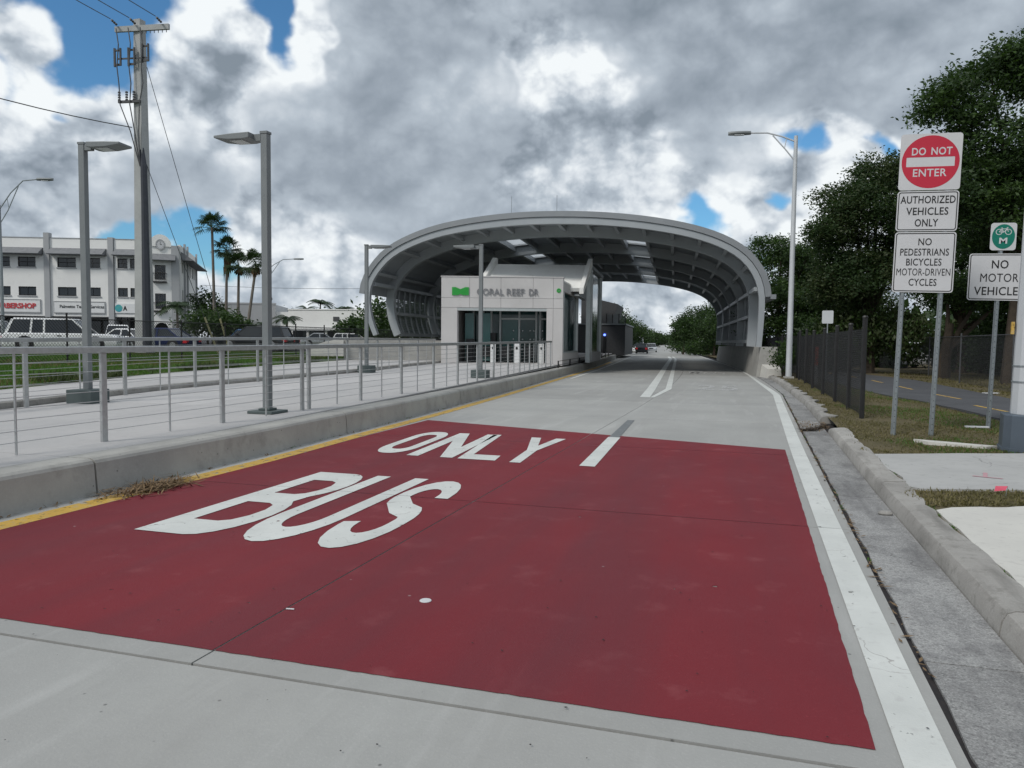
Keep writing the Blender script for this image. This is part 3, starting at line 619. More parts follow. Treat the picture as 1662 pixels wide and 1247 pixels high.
# ------------------------------------------------------------------ vegetation helpers
def tri_cloud(C0, size, droop=0., tri=False, aspect=.5):
    """leaf quads at points C0 (n,3) with random facing"""
    n = len(C0); a = rng.normal(size=(n, 3)); a[:, 2] = a[:, 2]*.6-droop; a /= np.linalg.norm(a, axis=1)[:, None]
    b = rng.normal(size=(n, 3)); b -= a*(a*b).sum(1)[:, None]; b /= np.linalg.norm(b, axis=1)[:, None]
    s = size*rng.uniform(.6, 1.4, n)[:, None]
    v = np.stack([C0-a*s*.5, C0+b*s*aspect*.5, C0+a*s*.5, C0-b*s*aspect*.5], 1).reshape(-1, 3)
    return v
def quads_mesh(name, v, k):
    n = len(v)//4; me = bpy.data.meshes.new(name)
    me.vertices.add(n*4); me.vertices.foreach_set('co', v.astype(np.float32).ravel())
    me.loops.add(n*4); me.loops.foreach_set('vertex_index', np.arange(n*4, dtype=np.int32))
    me.polygons.add(n); me.polygons.foreach_set('loop_start', np.arange(0, n*4, 4, dtype=np.int32)); me.polygons.foreach_set('loop_total', np.full(n, 4, np.int32))
    me.update(calc_edges=True); me.validate(); me.materials.append(X[k]); return me
def crown_points(lobes, n_cl, per, spread, flat=.7):
    """clumps spread through lobes (cx,cy,cz,rx,ry,rz), denser to the outside, with leaves round each clump"""
    vol = np.array([l[3]*l[4]*l[5] for l in lobes])**.67; vol /= vol.sum(); pts = []
    for l, w in zip(lobes, vol):
        m_ = max(4, int(n_cl*w)); d_ = rng.normal(size=(m_, 3)); d_ /= np.linalg.norm(d_, axis=1)[:, None]
        r_ = rng.uniform(.25, 1., m_)**.45*rng.uniform(.8, 1.12, m_); c = np.array(l[:3])+d_*r_[:, None]*np.array(l[3:])
        pts.append(c)
    c = np.concatenate(pts); k = np.repeat(c, per, 0)+rng.normal(size=(len(c)*per, 3))*np.array([spread, spread, spread*flat]); return k
def tree(name, label, base, h, lobes, kinds, n_cl=260, per=60, spread=.38, leaf=.2, trunk=.25, group=None, cat='tree', droop=.2):
    T = thing(name, label, cat, base, 0, group)
    tb = MB(); top = Vector((random.uniform(-.3, .3), random.uniform(-.3, .3), h*.5))
    tb.tube([(0, 0, -.2), (.03, 0, h*.12), (top.x*.5, top.y*.5, h*.3), tuple(top)], [trunk*1.3, trunk, trunk*.8, trunk*.55], 8)
    for l in lobes:
        tb.tube([(top.x*.5, top.y*.5, h*.25), ((top.x+l[0])*.5, (top.y+l[1])*.5, h*.25+(l[2]-h*.25)*.6), (l[0], l[1], l[2]+l[5]*.3)], [trunk*.5, trunk*.32, trunk*.08], 6)
    part('trunk', tb, 'bark', T, smooth=True)
    P_ = crown_points(lobes, n_cl, per, spread); P_ = P_[P_[:, 2]+base[2] > .15]
    idx = rng.random(len(P_)) < .72
    put('crown', quads_mesh('crown', tri_cloud(P_[idx], leaf, droop), kinds[0]), T)
    put('crown', quads_mesh('crown', tri_cloud(P_[~idx], leaf*1.05, droop), kinds[1]), T)
    return T

# ------------------------------------------------------------------ station canopy
AT = R(4.6); bA = Vector((math.cos(AT), math.sin(AT), 0)); aA = Vector((-math.sin(AT), math.cos(AT), 0)); S0 = Vector((1.2, 39.4, 0))
def S(s, o, z): return tuple(S0+bA*s+aA*o+Vector((0, 0, z)))
OUT = [(-20.85, 1.75), (-21.12, 2.4), (-21.32, 3.1), (-21.40, 4.05), (-21.25, 4.89), (-20.79, 5.65), (-20.07, 6.45), (-19.01, 7.09), (-17.27, 7.72), (-15.22, 8.09), (-12.88, 8.31), (-10.6, 8.35), (-8.06, 8.23),
       (-5.58, 7.93), (-3.46, 7.48), (-1.97, 6.93), (-.93, 6.27), (-.22, 5.40), (.15, 4.42), (.20, 3.4), (.08, 1.45)]
def resample(P, n):
    P = np.array(P); 
    # chaikin smoothing then even spacing
    for _ in range(3):
        q = [P[0]]
        for i in range(len(P)-1): q += [P[i]*.75+P[i+1]*.25, P[i]*.25+P[i+1]*.75]
        q.append(P[-1]); P = np.array(q)
    d_ = np.r_[0, np.cumsum(np.linalg.norm(np.diff(P, axis=0), axis=1))]
    t_ = np.linspace(0, d_[-1], n); return np.stack([np.interp(t_, d_, P[:, 0]), np.interp(t_, d_, P[:, 1])], 1)
PR = resample(OUT, 61)
tg = np.gradient(PR, axis=0); tg /= np.linalg.norm(tg, axis=1)[:, None]; NI = np.stack([tg[:, 1], -tg[:, 0]], 1)   # inward normal
if (NI[30][1] > 0): NI = -NI
def prof(i, dep): return PR[i]+NI[i]*dep
can = thing('station_canopy', 'big grey arched steel canopy spanning the busway and the station building', 'canopy')
def rib(o, d0, d1, w, i0=0, i1=60, name='rib', taper=True):
    rings = []
    for i in range(i0, i1+1):
        k = d0+(d1-d0)*(1.0 if not taper else (.75+.25*math.sin(math.pi*i/60)))
        p0, p1 = prof(i, d0), prof(i, k)
        rings.append([S(p0[0], o-w/2, p0[1]), S(p1[0], o-w/2, p1[1]), S(p1[0], o+w/2, p1[1]), S(p0[0], o+w/2, p0[1])])
    s_ = MB(); s_.loft(rings); return part(name, s_, 'canopy', can, smooth=True)
RIBS = [3.5, 10.9, 18.2, 25.6, 35.2]
rib(.22, .26, .60, .30, name='front_arch')
for o in RIBS: rib(o, .228, .82, .36)
# roof: edge band and panels between purlins (skylight bays keep louvre blades instead)
IA, IB = 5, 55
PI_ = [5, 8, 12, 15, 18, 21, 24, 27, 30, 33, 36, 39, 42, 45, 48, 51, 55]
BO = [.35]+RIBS[:-1]+[35.6]
band = []
for i in range(IA, IB+1):
    p0, p1 = prof(i, -.05), prof(i, .24); band.append([S(p0[0], 0, p0[1]), S(p1[0], 0, p1[1]), S(p1[0], .36, p1[1]), S(p0[0], .36, p0[1])])
s_ = MB(); s_.loft(band); part('roof_edge', s_, 'roofskin', can, smooth=True)
mids = [PR[(PI_[j]+PI_[j+1])//2] for j in range(len(PI_)-1)]
SKY = {min(range(len(mids)), key=lambda j: abs(mids[j][0]-q)+(9 if mids[j][1] < 6.5 else 0)) for q in (-15.1, -6.4)}
for bi in range(len(BO)-1):
    o0, o1 = BO[bi]+(.012 if bi else .02), BO[bi+1]-.012
    for j in range(len(PI_)-1):
        if j in SKY and bi > 0:
            fr = MB()
            n = 14; i0, i1 = PI_[j], PI_[j+1]; ob = o0+.3; oe = o1-.5
            rings_ = [[], []]
            for (a_, b_) in ((o0, ob), (oe, o1)):
                s_ = MB(); s_.loft([[S(*(lambda p: (p[0], a_, p[1]))(prof(i, 0))), S(*(lambda p: (p[0], b_, p[1]))(prof(i, 0))), S(*(lambda p: (p[0], b_, p[1]))(prof(i, .2))), S(*(lambda p: (p[0], a_, p[1]))(prof(i, .2)))] for i in range(i0, i1+1)])
                part('roof_panel', s_, 'under', can)
            for k in range(n):
                o = ob+(oe-ob)*(k+.5)/n; s_ = MB()
                s_.loft([[S(*(lambda p: (p[0], o-.17, p[1]))(prof(i, .02))), S(*(lambda p: (p[0], o+.09, p[1]))(prof(i, .10))), S(*(lambda p: (p[0], o+.10, p[1]))(prof(i, .13))), S(*(lambda p: (p[0], o-.16, p[1]))(prof(i, .05)))] for i in range(i0, i1+1)])
                part('skylight_blade', s_, 'skylight', can)
            continue
        s_ = MB(); rg = []
        for i in range(PI_[j], PI_[j+1]+1):
            p0, p1 = prof(i, 0), prof(i, .22); rg.append([S(p0[0], o0, p0[1]), S(p1[0], o0, p1[1]), S(p1[0], o1, p1[1]), S(p0[0], o1, p0[1])])
        s_.loft(rg); part('roof_panel', s_, 'under', can)
# purlins
for i in PI_[1:-1]:
    p0, p1 = prof(i, .225), prof(i, .52); tn = tg[i]*.09; s_ = MB()
    s_.hexa([S(p1[0]-tn[0], .4, p1[1]-tn[1]), S(p1[0]+tn[0], .4, p1[1]+tn[1]), S(p1[0]+tn[0], 35.0, p1[1]+tn[1]), S(p1[0]-tn[0], 35.0, p1[1]-tn[1]),
             S(p0[0]-tn[0], .4, p0[1]-tn[1]), S(p0[0]+tn[0], .4, p0[1]+tn[1]), S(p0[0]+tn[0], 35.0, p0[1]+tn[1]), S(p0[0]-tn[0], 35.0, p0[1]-tn[1])])
    part('purlin', s_, 'canopy', can)
# lips where the roof ends, side rails, louvre screens
for i, sgn in ((55, 1),):
    p = prof(i, 0); s_ = MB(); s_.fbox(lambda u, v, w: S(p[0]+sgn*(.0+u), v, p[1]+w), (0, 0, -.12), (.26, 35.4, .10)); part('roof_lip', s_, 'roofskin', can)
def side_s(z, left):
    k = [(PR[i][1], PR[i][0]+NI[i][0]*.6) for i in range(61) if ((PR[i][0] < -15) == left) and PR[i][1] < 6]
    k.sort(); return float(np.interp(z, [q[0] for q in k], [q[1] for q in k]))
for left in (True, False):
    zs = (1.95, 3.2, 4.7) if left else (1.75, 3.1, 4.35)
    for z in zs:
        for bi in range(len(RIBS)-1):
            s0 = side_s(z, left); s_ = MB(); s_.fbox(S, (s0-.09, RIBS[bi]+.20, z-.09), (s0+.09, RIBS[bi+1]-.20, z+.09)); part('side_rail', s_, 'canopy', can)
    s0 = side_s(zs[2], left); s_ = MB(); s_.fbox(S, (s0-.10, .42, zs[2]-.10), (s0+.10, RIBS[0]-.2, zs[2]+.10)); part('side_rail', s_, 'canopy', can)
    for bi in range(len(RIBS)-1):
        o0, o1 = RIBS[bi]+.25, RIBS[bi+1]-.25
        nm = 7 if left else 3
        for k in range(1, nm):
            o = o0+(o1-o0)*k/nm; s_ = MB(); zz = np.linspace(zs[0], zs[2], 5); sg = -.14 if left else .14
            s_.loft([[S(side_s(z, left)+sg-.04, o-.05, z), S(side_s(z, left)+sg+.04, o-.05, z), S(side_s(z, left)+sg+.04, o+.05, z), S(side_s(z, left)+sg-.04, o+.05, z)] for z in zz])
            part('mullion', s_, 'canopy', can)
        s_ = MB(); nz = 24
        for k in range(nz):
            z = zs[0]+.1+(zs[2]-zs[0]-.2)*(k+.5)/nz; s1 = side_s(z, left)+(-.26 if left else .26); hgt = .042 if left else .065
            s_.fbox(S, (s1-.012, o0, z-hgt), (s1+.012, o1, z+hgt))
        part('louvre_screen', s_, 'under', can, kind='stuff')
for (s, o) in ((-10.5, .1), (-12.9, .1)):
    p = S(s, o, 8.3); s_ = MB(); s_.tube([p, (p[0], p[1], 9.2)], .012, 5); part('lightning_rod', s_, 'galv', can)

# barrier under the right feet of the canopy
rw = thing('barrier_wall', 'long pale concrete barrier wall carrying the right feet of the canopy', 'wall')
oo = [0, 6, 12, 18, 24, 30, 37]
for k in range(6):
    a_, b_ = oo[k]+.008, oo[k+1]-.008; rg = []
    for o in np.linspace(a_, b_, 5):
        zt = 1.49-.004*o; e = .0
        rg.append([S(-.42, o, -.06), S(-.22, o, zt-.03), S(-.19, o, zt), S(.56, o, zt), S(.60, o, -.06)])
    s_ = MB(); s_.loft(rg); part('wall_block', s_, 'wallcon', rw)
s_ = MB(); s_.loft([[S(-.05, -1.1, -.05), S(.0, -1.1, .42), S(.62, -1.1, .42), S(.66, -1.1, -.05)], [S(-.25, -.02, -.05), S(-.15, -.02, .62), S(.62, -.02, .62), S(.66, -.02, -.05)]]); part('end_block', s_, 'newcon', rw)
# plinth under the left feet
lwall = thing('plinth_wall', 'low pale concrete plinth wall under the left feet of the canopy', 'wall')
pA, pB = Vector((-18.5, 34.3, 0)), Vector((-14.5, 36.6, 0)); dv = (pB-pA).normalized(); nv = Vector((-dv.y, dv.x, 0)); Lw = (pB-pA).length
Fw = lambda u, v, w: tuple(pA+dv*u+nv*v+Vector((0, 0, w)))
s_ = MB(); s_.fbox(Fw, (-.6, -.02, .3), (Lw*.52-.006, .5, 1.63)); part('wall_block', s_, 'wallcon', lwall)
s_ = MB(); s_.fbox(Fw, (Lw*.52+.006, -.02, .3), (Lw, .5, 1.63)); part('wall_block', s_, 'wallcon', lwall)
for k in range(6):
    s_ = MB(); s_.fbox(S, (-21.4, -1.2+k*6.2, .3), (-20.05, -1.2+k*6.2+6.18, 1.74)); part('wall_block', s_, 'wallcon', lwall)
s_ = MB(); s_.prism([(-2.2, .8), (-.62, .8), (-.62, 1.61), (-.9, 1.63), (-1.5, 1.52), (-2.2, 1.25)], lambda u, v, w: Fw(u, w, v), -.3, .6); part('wing_wall', s_, 'newcon', lwall)

# ------------------------------------------------------------------ station building
fB = Vector((math.cos(yaw), math.sin(yaw), 0)); B0 = Vector((-14.31, 35.28, .165)); KB = .9
def B(u, v, z): return tuple(B0+(fB*u+aA*v+Vector((0, 0, z)))*KB)
st = thing('station_building', 'white station building with green logo and grey station name above its glass doors', 'building')
def bp_(name, a, b, k, bevel=0): s_ = MB(); s_.fbox(B, a, b); return part(name, s_, k, st, bevel)
ZT, ZO, OL, OR_, WB = 5.15, 3.46, .89, 5.84, 6.75
us = [0, 1.57, 3.3, 5.08, 6.2, WB]; zs_ = [ZO, 4.0, ZT]
for i in range(5):
    for j in range(2):
        bp_('wall_panel', (us[i]+.007, 0, zs_[j]+.007), (us[i+1]-.007, .3, zs_[j+1]-.007), 'stucco')
bp_('wall_panel', (0.007, 0, .3), (OL, .3, ZO-.007), 'stucco')
bp_('wall_panel', (OR_, 0, .3), (6.2-.007, .3, ZO-.007), 'stucco'); bp_('wall_panel', (6.2+.007, 0, .3), (WB-.007, .3, ZO-.007), 'stucco')
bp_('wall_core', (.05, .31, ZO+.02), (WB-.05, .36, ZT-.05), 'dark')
bp_('flat_roof', (.02, .31, 4.95), (WB-.05, 7.0, 5.05), 'roofwhite'); bp_('coping', (-.03, -.03, ZT), (WB+.03, .34, ZT+.05), 'stucco')
bp_('wall_left', (0.0, .31, .3), (.25, 14.5, 4.94), 'stucco')
bp_('sill_wall', (WB-.3, .31, .3), (WB, 7.0, .98), 'stucco'); bp_('fascia', (WB-.3, .31, 4.42), (WB, 7.0, 4.94), 'stucco')
bp_('side_glass', (WB-.16, .75, 1.0), (WB-.13, 6.6, 4.4), 'teal')
for v in (.36, 6.62): bp_('window_frame', (WB-.22, v, .98), (WB+.005, v+.16, 4.41), 'frame')
bp_('window_frame', (WB-.2, .53, .981), (WB+.004, 6.61, 1.07), 'frame')
# recessed glazed entrance
bp_('door_lintel', (OL, .02, ZO-.16), (OR_, .28, ZO-.01), 'frame')
bp_('entrance_ceiling', (OL, .37, ZO-.05), (OR_, 3.0, ZO), 'stucco'); bp_('entrance_floor', (.3, .0, .30), (WB-.3, 7, .395), 'walk')
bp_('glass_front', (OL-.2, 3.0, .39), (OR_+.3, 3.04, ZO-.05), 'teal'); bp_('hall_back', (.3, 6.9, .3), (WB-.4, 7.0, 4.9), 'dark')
for k, u in enumerate((1.05, 1.62, 2.1, 2.62, 3.75, 4.75, 4.98, 5.75)):
    bp_('mullion', (u-.05, 2.9, .39), (u+.05, 2.995, ZO-.06), 'frame')
for (u0, u1, z) in ((2.67, 3.70, 2.95), (3.8, 4.70, 2.95), (5.03, 5.70, 2.95), (2.67, 3.7, 1.15), (3.8, 4.7, 1.15), (5.03, 5.7, 1.15)): bp_('transom', (u0, 2.92, z-.05), (u1, 2.99, z+.05), 'frame')
for (u0, u1) in ((2.75, 3.65), (3.85, 4.65), (5.05, 5.68)): bp_('door_glass', (u0, 2.955, 1.25), (u1, 2.98, 2.88), 'teal2' if u0 < 3 else 'teal')
for u in (3.4, 3.95, 4.4, 4.62, 5.12, 5.55): 
    for z in (1.75, 2.25):
        s_ = MB(); c = B(u, 2.93, z); s_.ball(c, (.045, .045, .045), 6, 4); part('door_knob', s_, 'lens', st)
for u in (.95, 1.9): bp_('side_glass', (u, 1.4, .5), (u+.5, 1.43, 3.2), 'teal2')
bp_('kiosk', (1.15, .9, .39), (1.5, 1.25, 1.75), 'dark'); bp_('kiosk', (2.0, 1.8, .39), (2.6, 2.2, 2.1), 'blackm')
# sign band
def upr(me, u, v, z, k, name, par=st, F=B, d=fB):
    "an upright flat mesh standing in the wall plane; its x runs along d"
    o_ = Vector(F(u, v, z)); n_ = Vector((d.y, -d.x, 0))
    for q in me.vertices:
        x, y, w = q.co; p = o_+d*x+Vector((0, 0, y))+n_*w; q.co = p
    return put(name, setmat(me, k), par)
def fit(me, w, h):
    xs = [v.co.x for v in me.vertices]; ys = [v.co.y for v in me.vertices]
    sx, sy = w/(max(xs)-min(xs)), h/(max(ys)-min(ys)); cx, y0 = (max(xs)+min(xs))/2, min(ys)
    for v in me.vertices: v.co.x = (v.co.x-cx)*sx; v.co.y = (v.co.y-y0)*sy
    return me
for wd, uc, wid in (('CORAL', 2.72, 1.48), ('REEF', 4.12, .98), ('DR', 5.12, .52)):
    upr(fit(text_mesh(wd, .45, .012, .004), wid*KB, .36*KB), uc, -.05, 4.16, 'lettergrey', 'lettering')
lg = [(-.46, -.22), (-.14, -.22), (0, -.16), (.14, -.22), (.46, -.22), (.46, .22), (.26, .22), (0, .11), (-.26, .22), (-.46, .22)]
upr(poly_mesh([[(x*KB, y*KB) for x, y in lg]], .03), 1.07, -.03, 4.36, 'green', 'logo')
upr(poly_mesh([[(.11*math.cos(R(a)), .11*math.sin(R(a))) for a in range(0, 360, 30)], [(.05*math.cos(R(a)), .05*math.sin(R(a))) for a in range(90, 450, 120)]], .015), 6.5, -.015, 4.45, 'green', 'emblem')
# tall rear part with its sloping white roof
U0, U1 = 1.2, 7.55
def slab4(name, pts, th, k):
    n = (Vector(pts[1])-Vector(pts[0])).cross(Vector(pts[3])-Vector(pts[0])).normalized(); n = n if n.z > 0 else -n
    s_ = MB(); s_.hexa([tuple(Vector(p)-n*th) for p in pts]+[tuple(p) for p in pts]); return part(name, s_, k, st)
slab4('sloped_roof', [B(U0+.25, 2.9, 4.8), B(U1-.25, 2.9, 4.8), B(U1-.25, 7.0, 6.55), B(U0+.25, 7.0, 6.55)], .2, 'roofwhite')
for u in (U0, U1-.245):
    s_ = MB(); s_.prism([(2.62, 4.45), (2.75, 4.45), (7.3, 6.45), (7.3, 6.95), (6.95, 6.95), (2.62, 4.80)], lambda v, z, w: B(w, v, z), u, u+.245); part('parapet', s_, 'roofwhite', st)
bp_('rear_roof', (U0, 7.31, 6.35), (U1, 15.0, 6.55), 'canopy')
s_ = MB(); s_.prism([(2.95, 4.35), (7.25, 6.3), (7.25, 4.3), (7.0, 4.3)], lambda v, z, w: B(w, v, z), U1-.6, U1-.3); part('side_soffit', s_, 'canopy', st)
for v in (6.85, 7.9, 14.2): bp_('column', (U1-.32, v, .3), (U1-.04, v+.3, 6.35), 'frame')
for (v0, v1) in ((7.16, 7.89), (8.21, 14.19)): bp_('side_glass', (U1-.22, v0, .95), (U1-.19, v1, 6.34), 'teal'); bp_('sill_wall', (U1-.3, v0, .3), (U1-.06, v1, .94), 'stucco')
bp_('rear_wall', (U0+.1, 7.05, 4.96), (U1-.62, 7.25, 6.3), 'canopy')
# fare posts in front of the doors
for k, (u, lab) in enumerate(((2.66, 'slim white fare post left of the other fare posts by the glass doors'), (4.0, 'slim white fare post in the middle before the glass doors'), (5.4, 'slim white fare post rightmost, beside the entrance wall'))):
    T = thing('fare_post', lab, 'fare post', B(u, 1.0, .386), yaw, 'fare posts at the station doors'); T.scale = (KB, KB, KB)
    s_ = MB(); s_.box((-.15, -.12, 0), (.15, .12, 1.12)); part('body', s_, 'signboard', T, .02)
    s_ = MB(); s_.box((-.15, -.14, 1.125), (.15, .14, 1.2)); part('cap', s_, 'galv', T, .01)
    s_ = MB(); s_.ball((.0, -.125, .85), (.07, .015, .09), 8, 5); part('reader', s_, 'blackm', T)
# low dark gate hoops
for k, u in enumerate((2.2, 3.3, 4.65)):
    T = thing('gate_hoop', ('dark turnstile hoop nearest the kiosk', 'dark turnstile hoop between the left and middle fare posts', 'dark turnstile hoop between the middle and right fare posts')[k], 'turnstile', B(u, 1.3, .386), yaw, 'turnstile hoops at the doors'); T.scale = (KB, KB, KB)
    s_ = MB(); s_.tube([(-.3, 0, 0), (-.3, 0, .85)]+[(.3*-math.cos(R(a)), 0, .85+.3*math.sin(R(a))) for a in range(15, 180, 15)]+[(.3, 0, .85), (.3, 0, 0)], .035, 6); part('hoop', s_, 'blackm', T)
    s_ = MB(); s_.box((-.24, -.02, .35), (.24, .02, .95)); part('flap', s_, 'dark', T)

# dark platform structure further along
pf = thing('platform_shelter', 'dark platform shelter with wire mesh parapet and blue help light beyond the station', 'shelter')
def Q(u, v, z): p = S(-10.9+u, 38+v, z); return p
def qp(name, a, b, k): s_ = MB(); s_.fbox(Q, a, b); return part(name, s_, k, pf)
qp('wall', (-5, 0, .3), (-.9, .3, 3.35), 'hardware'); qp('wall', (-.9, -.01, .3), (1.6, 14, 3.3), 'hardware'); qp('slab', (-5, -.1, 3.36), (1.7, 14, 3.5), 'under')
s_ = MB(); s_.prism([(-3, 3.51), (.1, 3.51), (.75, 5.5), (-3, 6.4)], lambda u, z, w: Q(u, w, z), 1, 10); part('upper_volume', s_, 'hardware', pf)
for u in (-.3, .3, .95, 1.6): qp('post', (u-.04, 0, 3.51), (u+.04, .1, 4.5), 'blackm')
for (u0, u1) in ((-.25, .25), (.35, .9), (1.0, 1.55)):
    s_ = MB()
    for k in range(7):
        z = 3.55+k*.13; s_.fbox(Q, (u0, .04, z), (u1, .06, z+.03))
    for k in range(7):
        u = u0+(u1-u0)*(k+.5)/7; s_.fbox(Q, (u-.012, .065, 3.52), (u+.012, .08, 4.45))
    part('mesh_panel', s_, 'galv', pf, kind='stuff')
s_ = MB(); s_.ball(Q(-.45, -.09, 2.35), (.12, .06, .12), 8, 5); part('help_light', s_, 'bluelight', pf)
qp('help_post', (-.57, -.14, .38), (-.33, -.015, 2.15), 'dark')
# low platform rail beside the road
pr = thing('platform_rail', 'low dark cable rail on the platform edge beside the road under the canopy', 'railing')
for k in range(9):
    y = 35.5+k*4.0; x = xleft(y)-.25
    s_ = MB(); s_.box((x-.03, y-.03, .2), (x+.03, y+.03, zw(y)+.22)); part('post', s_, 'blackm', pr)
for z in (.52, .70):
    s_ = MB(); s_.tube([(xleft(y)-.22, y, z) for y in np.arange(35.5, 68, 2)], .014, 5); part('cable', s_, 'blackm', pr)

# ------------------------------------------------------------------ railings of the walkway
def railing(label, fx, fz0, fzt, posts, thins, y0, y1, group, wide=.085):
    T = thing('cable_railing', label, 'railing', (0, 0, 0), 0, group)
    n = int((y1-y0)/2)+1; ys = np.linspace(y0, y1, n+1)
    s_ = MB(); s_.loft([[(fx(y)-.05, y, fzt(y)-.075), (fx(y)+.05, y, fzt(y)-.075), (fx(y)+.05, y, fzt(y)-.008), (fx(y)+.042, y, fzt(y)), (fx(y)-.042, y, fzt(y)), (fx(y)-.05, y, fzt(y)-.008)] for y in ys]); part('top_rail', s_, 'steel', T)
    for y in posts:
        x = fx(y); s_ = MB(); s_.box((x-.02, y-wide/2, fz0(y)), (x+.02, y+wide/2, fzt(y)-.076)); part('post', s_, 'steel', T, .006)
    for y in thins:
        x = fx(y); s_ = MB(); s_.tube([(x, y, fz0(y)), (x, y, fzt(y)-.076)], .014, 6); part('rod', s_, 'steel', T)
    for k in range(8):
        s_ = MB(); s_.tube([(fx(y)+.03*0, y, fz0(y)+.10+(fzt(y)-.1-fz0(y)-.10)*(k+.35)/8) for y in ys], .0045, 5); part('cable', s_, 'steel', T)
    return T
fx1 = lambda y: interp([(-4, -7.36), (12, -7.42), (19, -7.42), (26, -7.78), (35, -8.45)], y)
zt1 = lambda y: interp([(-4, 1.53), (9, 1.53), (14, 1.557), (34.2, 1.67)], y)
railing('steel cable railing along the front of the walkway next to the red lane', fx1, lambda y: zw(y)-.005, zt1, [-1.6, .6, 2.85, 5.1, 7.38, 9.6, 11.78, 12.0, 13.95, 15.9, 17.8, 19.6, 21.5, 23.4, 25.3, 27.2, 29.1, 31, 32.8, 34.1], [-.5, 1.7, 3.95, 6.2, 8.5, 10.7, 13, 14.9, 16.8, 18.7, 20.5, 22.4, 24.3, 26.2, 28.1, 30, 31.9], -3, 34.2, 'cable railings of the walkway')
fx2 = lambda y: XB(y)+.12; zt2 = lambda y: interp([(-4, 1.60), (10, 1.61), (15, 1.65), (21, 1.69), (34, 1.71)], y)
railing('steel cable railing along the back of the walkway beside the low kerb', fx2, lambda y: zw(y)-.005, zt2, [1.8, 4.6, 7.4, 10.4, 13.2, 15.8, 18.4, 21, 23.6, 26.2, 28.8, 31.4, 34], [3.2, 6, 8.9, 11.8, 14.5, 17.1, 19.7, 22.3, 24.9, 27.5, 30.1, 32.7], -3, 34.1, 'cable railings of the walkway', .09)

# ------------------------------------------------------------------ walkway lamps
def walk_lamp(label, loc, h, face, base):
    T = thing('walkway_lamp', label, 'lamp post', loc, R(face), 'flat headed lamps on the walkway')
    s_ = MB(); s_.box((-.06, -.06, 0), (.06, .06, h-.02)); part('pole', s_, 'lampgrey', T, .008)
    s_ = MB(); s_.box((-.068, -.068, h-.02), (.068, .068, h+.02)); s_.box((.069, -.05, h-.13), (.2, .05, h-.02)); part('bracket', s_, 'lampgrey', T)
    s_ = MB(); s_.prism([(.2, -.10), (.30, -.115), (.60, -.11), (.88, -.07), (.88, -.03), (.58, -.015), (.2, -.01)], lambda u, v, w: (u, w, h+v), -.19, .19); part('lamp_head', s_, 'lampgrey', T, .01)
    s_ = MB(); s_.box((.36, -.13, h-.124), (.60, .13, h-.1165)); part('lamp_lens', s_, 'lens', T)
    s_ = MB()
    if base == 'box': s_.box((-.26, -.26, 0), (.26, .26, .26))
    else: s_.box((-.24, -.24, 0), (.24, .24, .05)); s_.box((-.11, -.11, .051), (.11, .11, .09))
    part('base', s_, 'lampbase', T, .01)
walk_lamp('grey square lamp post nearest the left edge, on a dark box base', (-11.9, 11.5, zw(11.5)), 4.87, 8, 'box')
walk_lamp('grey square lamp post with head pointing left on a flat base plate, nearest the lane', (-7.66, 11.1, zw(11.1)), 4.68, 180, 'plate')
walk_lamp('distant grey lamp post left of the canopy with head pointing right', (-12.85, 24.6, zw(24.6)), 4.55, 10, 'box')
walk_lamp('distant grey lamp post in front of the station name with head pointing left', (-8.0, 23.1, zw(23.1)), 4.25, 186, 'box')

# ------------------------------------------------------------------ cobra street lamps
def street_lamp(label, loc, h, face, reach, rise, k='galv', r0=.12, black=0):
    T = thing('street_lamp', label, 'street lamp', loc, R(face), 'tall street lamps')
    s_ = MB(); s_.tube([(0, 0, 0), (0, 0, h)], [r0, r0*.6], 12); part('pole', s_, k, T, smooth=True)
    s_ = MB(); s_.tube([(0, 0, h-.25), (reach*.3, 0, h-.25+rise*.55), (reach*.62, 0, h-.25+rise*.95), (reach, 0, h-.25+rise)], .035, 6)
    s_.tube([(0, 0, h-1.1), (reach*.22, 0, h-.65+rise*.2), (reach*.5, 0, h-.3+rise*.8)], .03, 6); s_.tube([(reach*.2, 0, h-.25+rise*.38), (reach*.24, 0, h-.62+rise*.25)], .02, 5); part('arm', s_, k, T)
    s_ = MB(); z = h-.25+rise
    s_.loft([[(reach+d_, y*w, z+q) for (y, q) in ((-1, 0), (-.6, -.07), (.6, -.07), (1, 0), (.6, .08), (-.6, .08))] for d_, w in ((-.05, .06), (.15, .13), (.5, .16), (.8, .12), (.92, .04))]); part('lamp_head', s_, 'lampgrey', T, smooth=True)
    s_ = MB(); s_.box((reach+.25, -.1, z-.085), (reach+.65, .1, z-.068)); part('lamp_lens', s_, 'lens', T)
    s_ = MB(); s_.box((-.2, -.2, 0), (.2, .2, .08)); part('base', s_, 'wallcon', T)
    return T
street_lamp('tall silver street lamp right of the canopy reaching over the busway', (2.1, 35.8, .12), 10.6, 186, 1.95, .45, 'silver', .135)
street_lamp('tall thin street lamp at the far left edge before the white office building', (*LD(-30.2, 45), .8), 8.5, 16, 2.3, 1.75, 'galv', .11)
street_lamp('far street lamp whose arm shows right of the middle walkway lamp', (*LD(-24.4, 75), .8), 7.6, 16, 2.9, 1.3, 'galv', .11)
street_lamp('small distant street lamp seen above the trees through the canopy opening', (*LD(14.5, 128), 0), 9.0, 186, 2.2, .5, 'galv', .11)

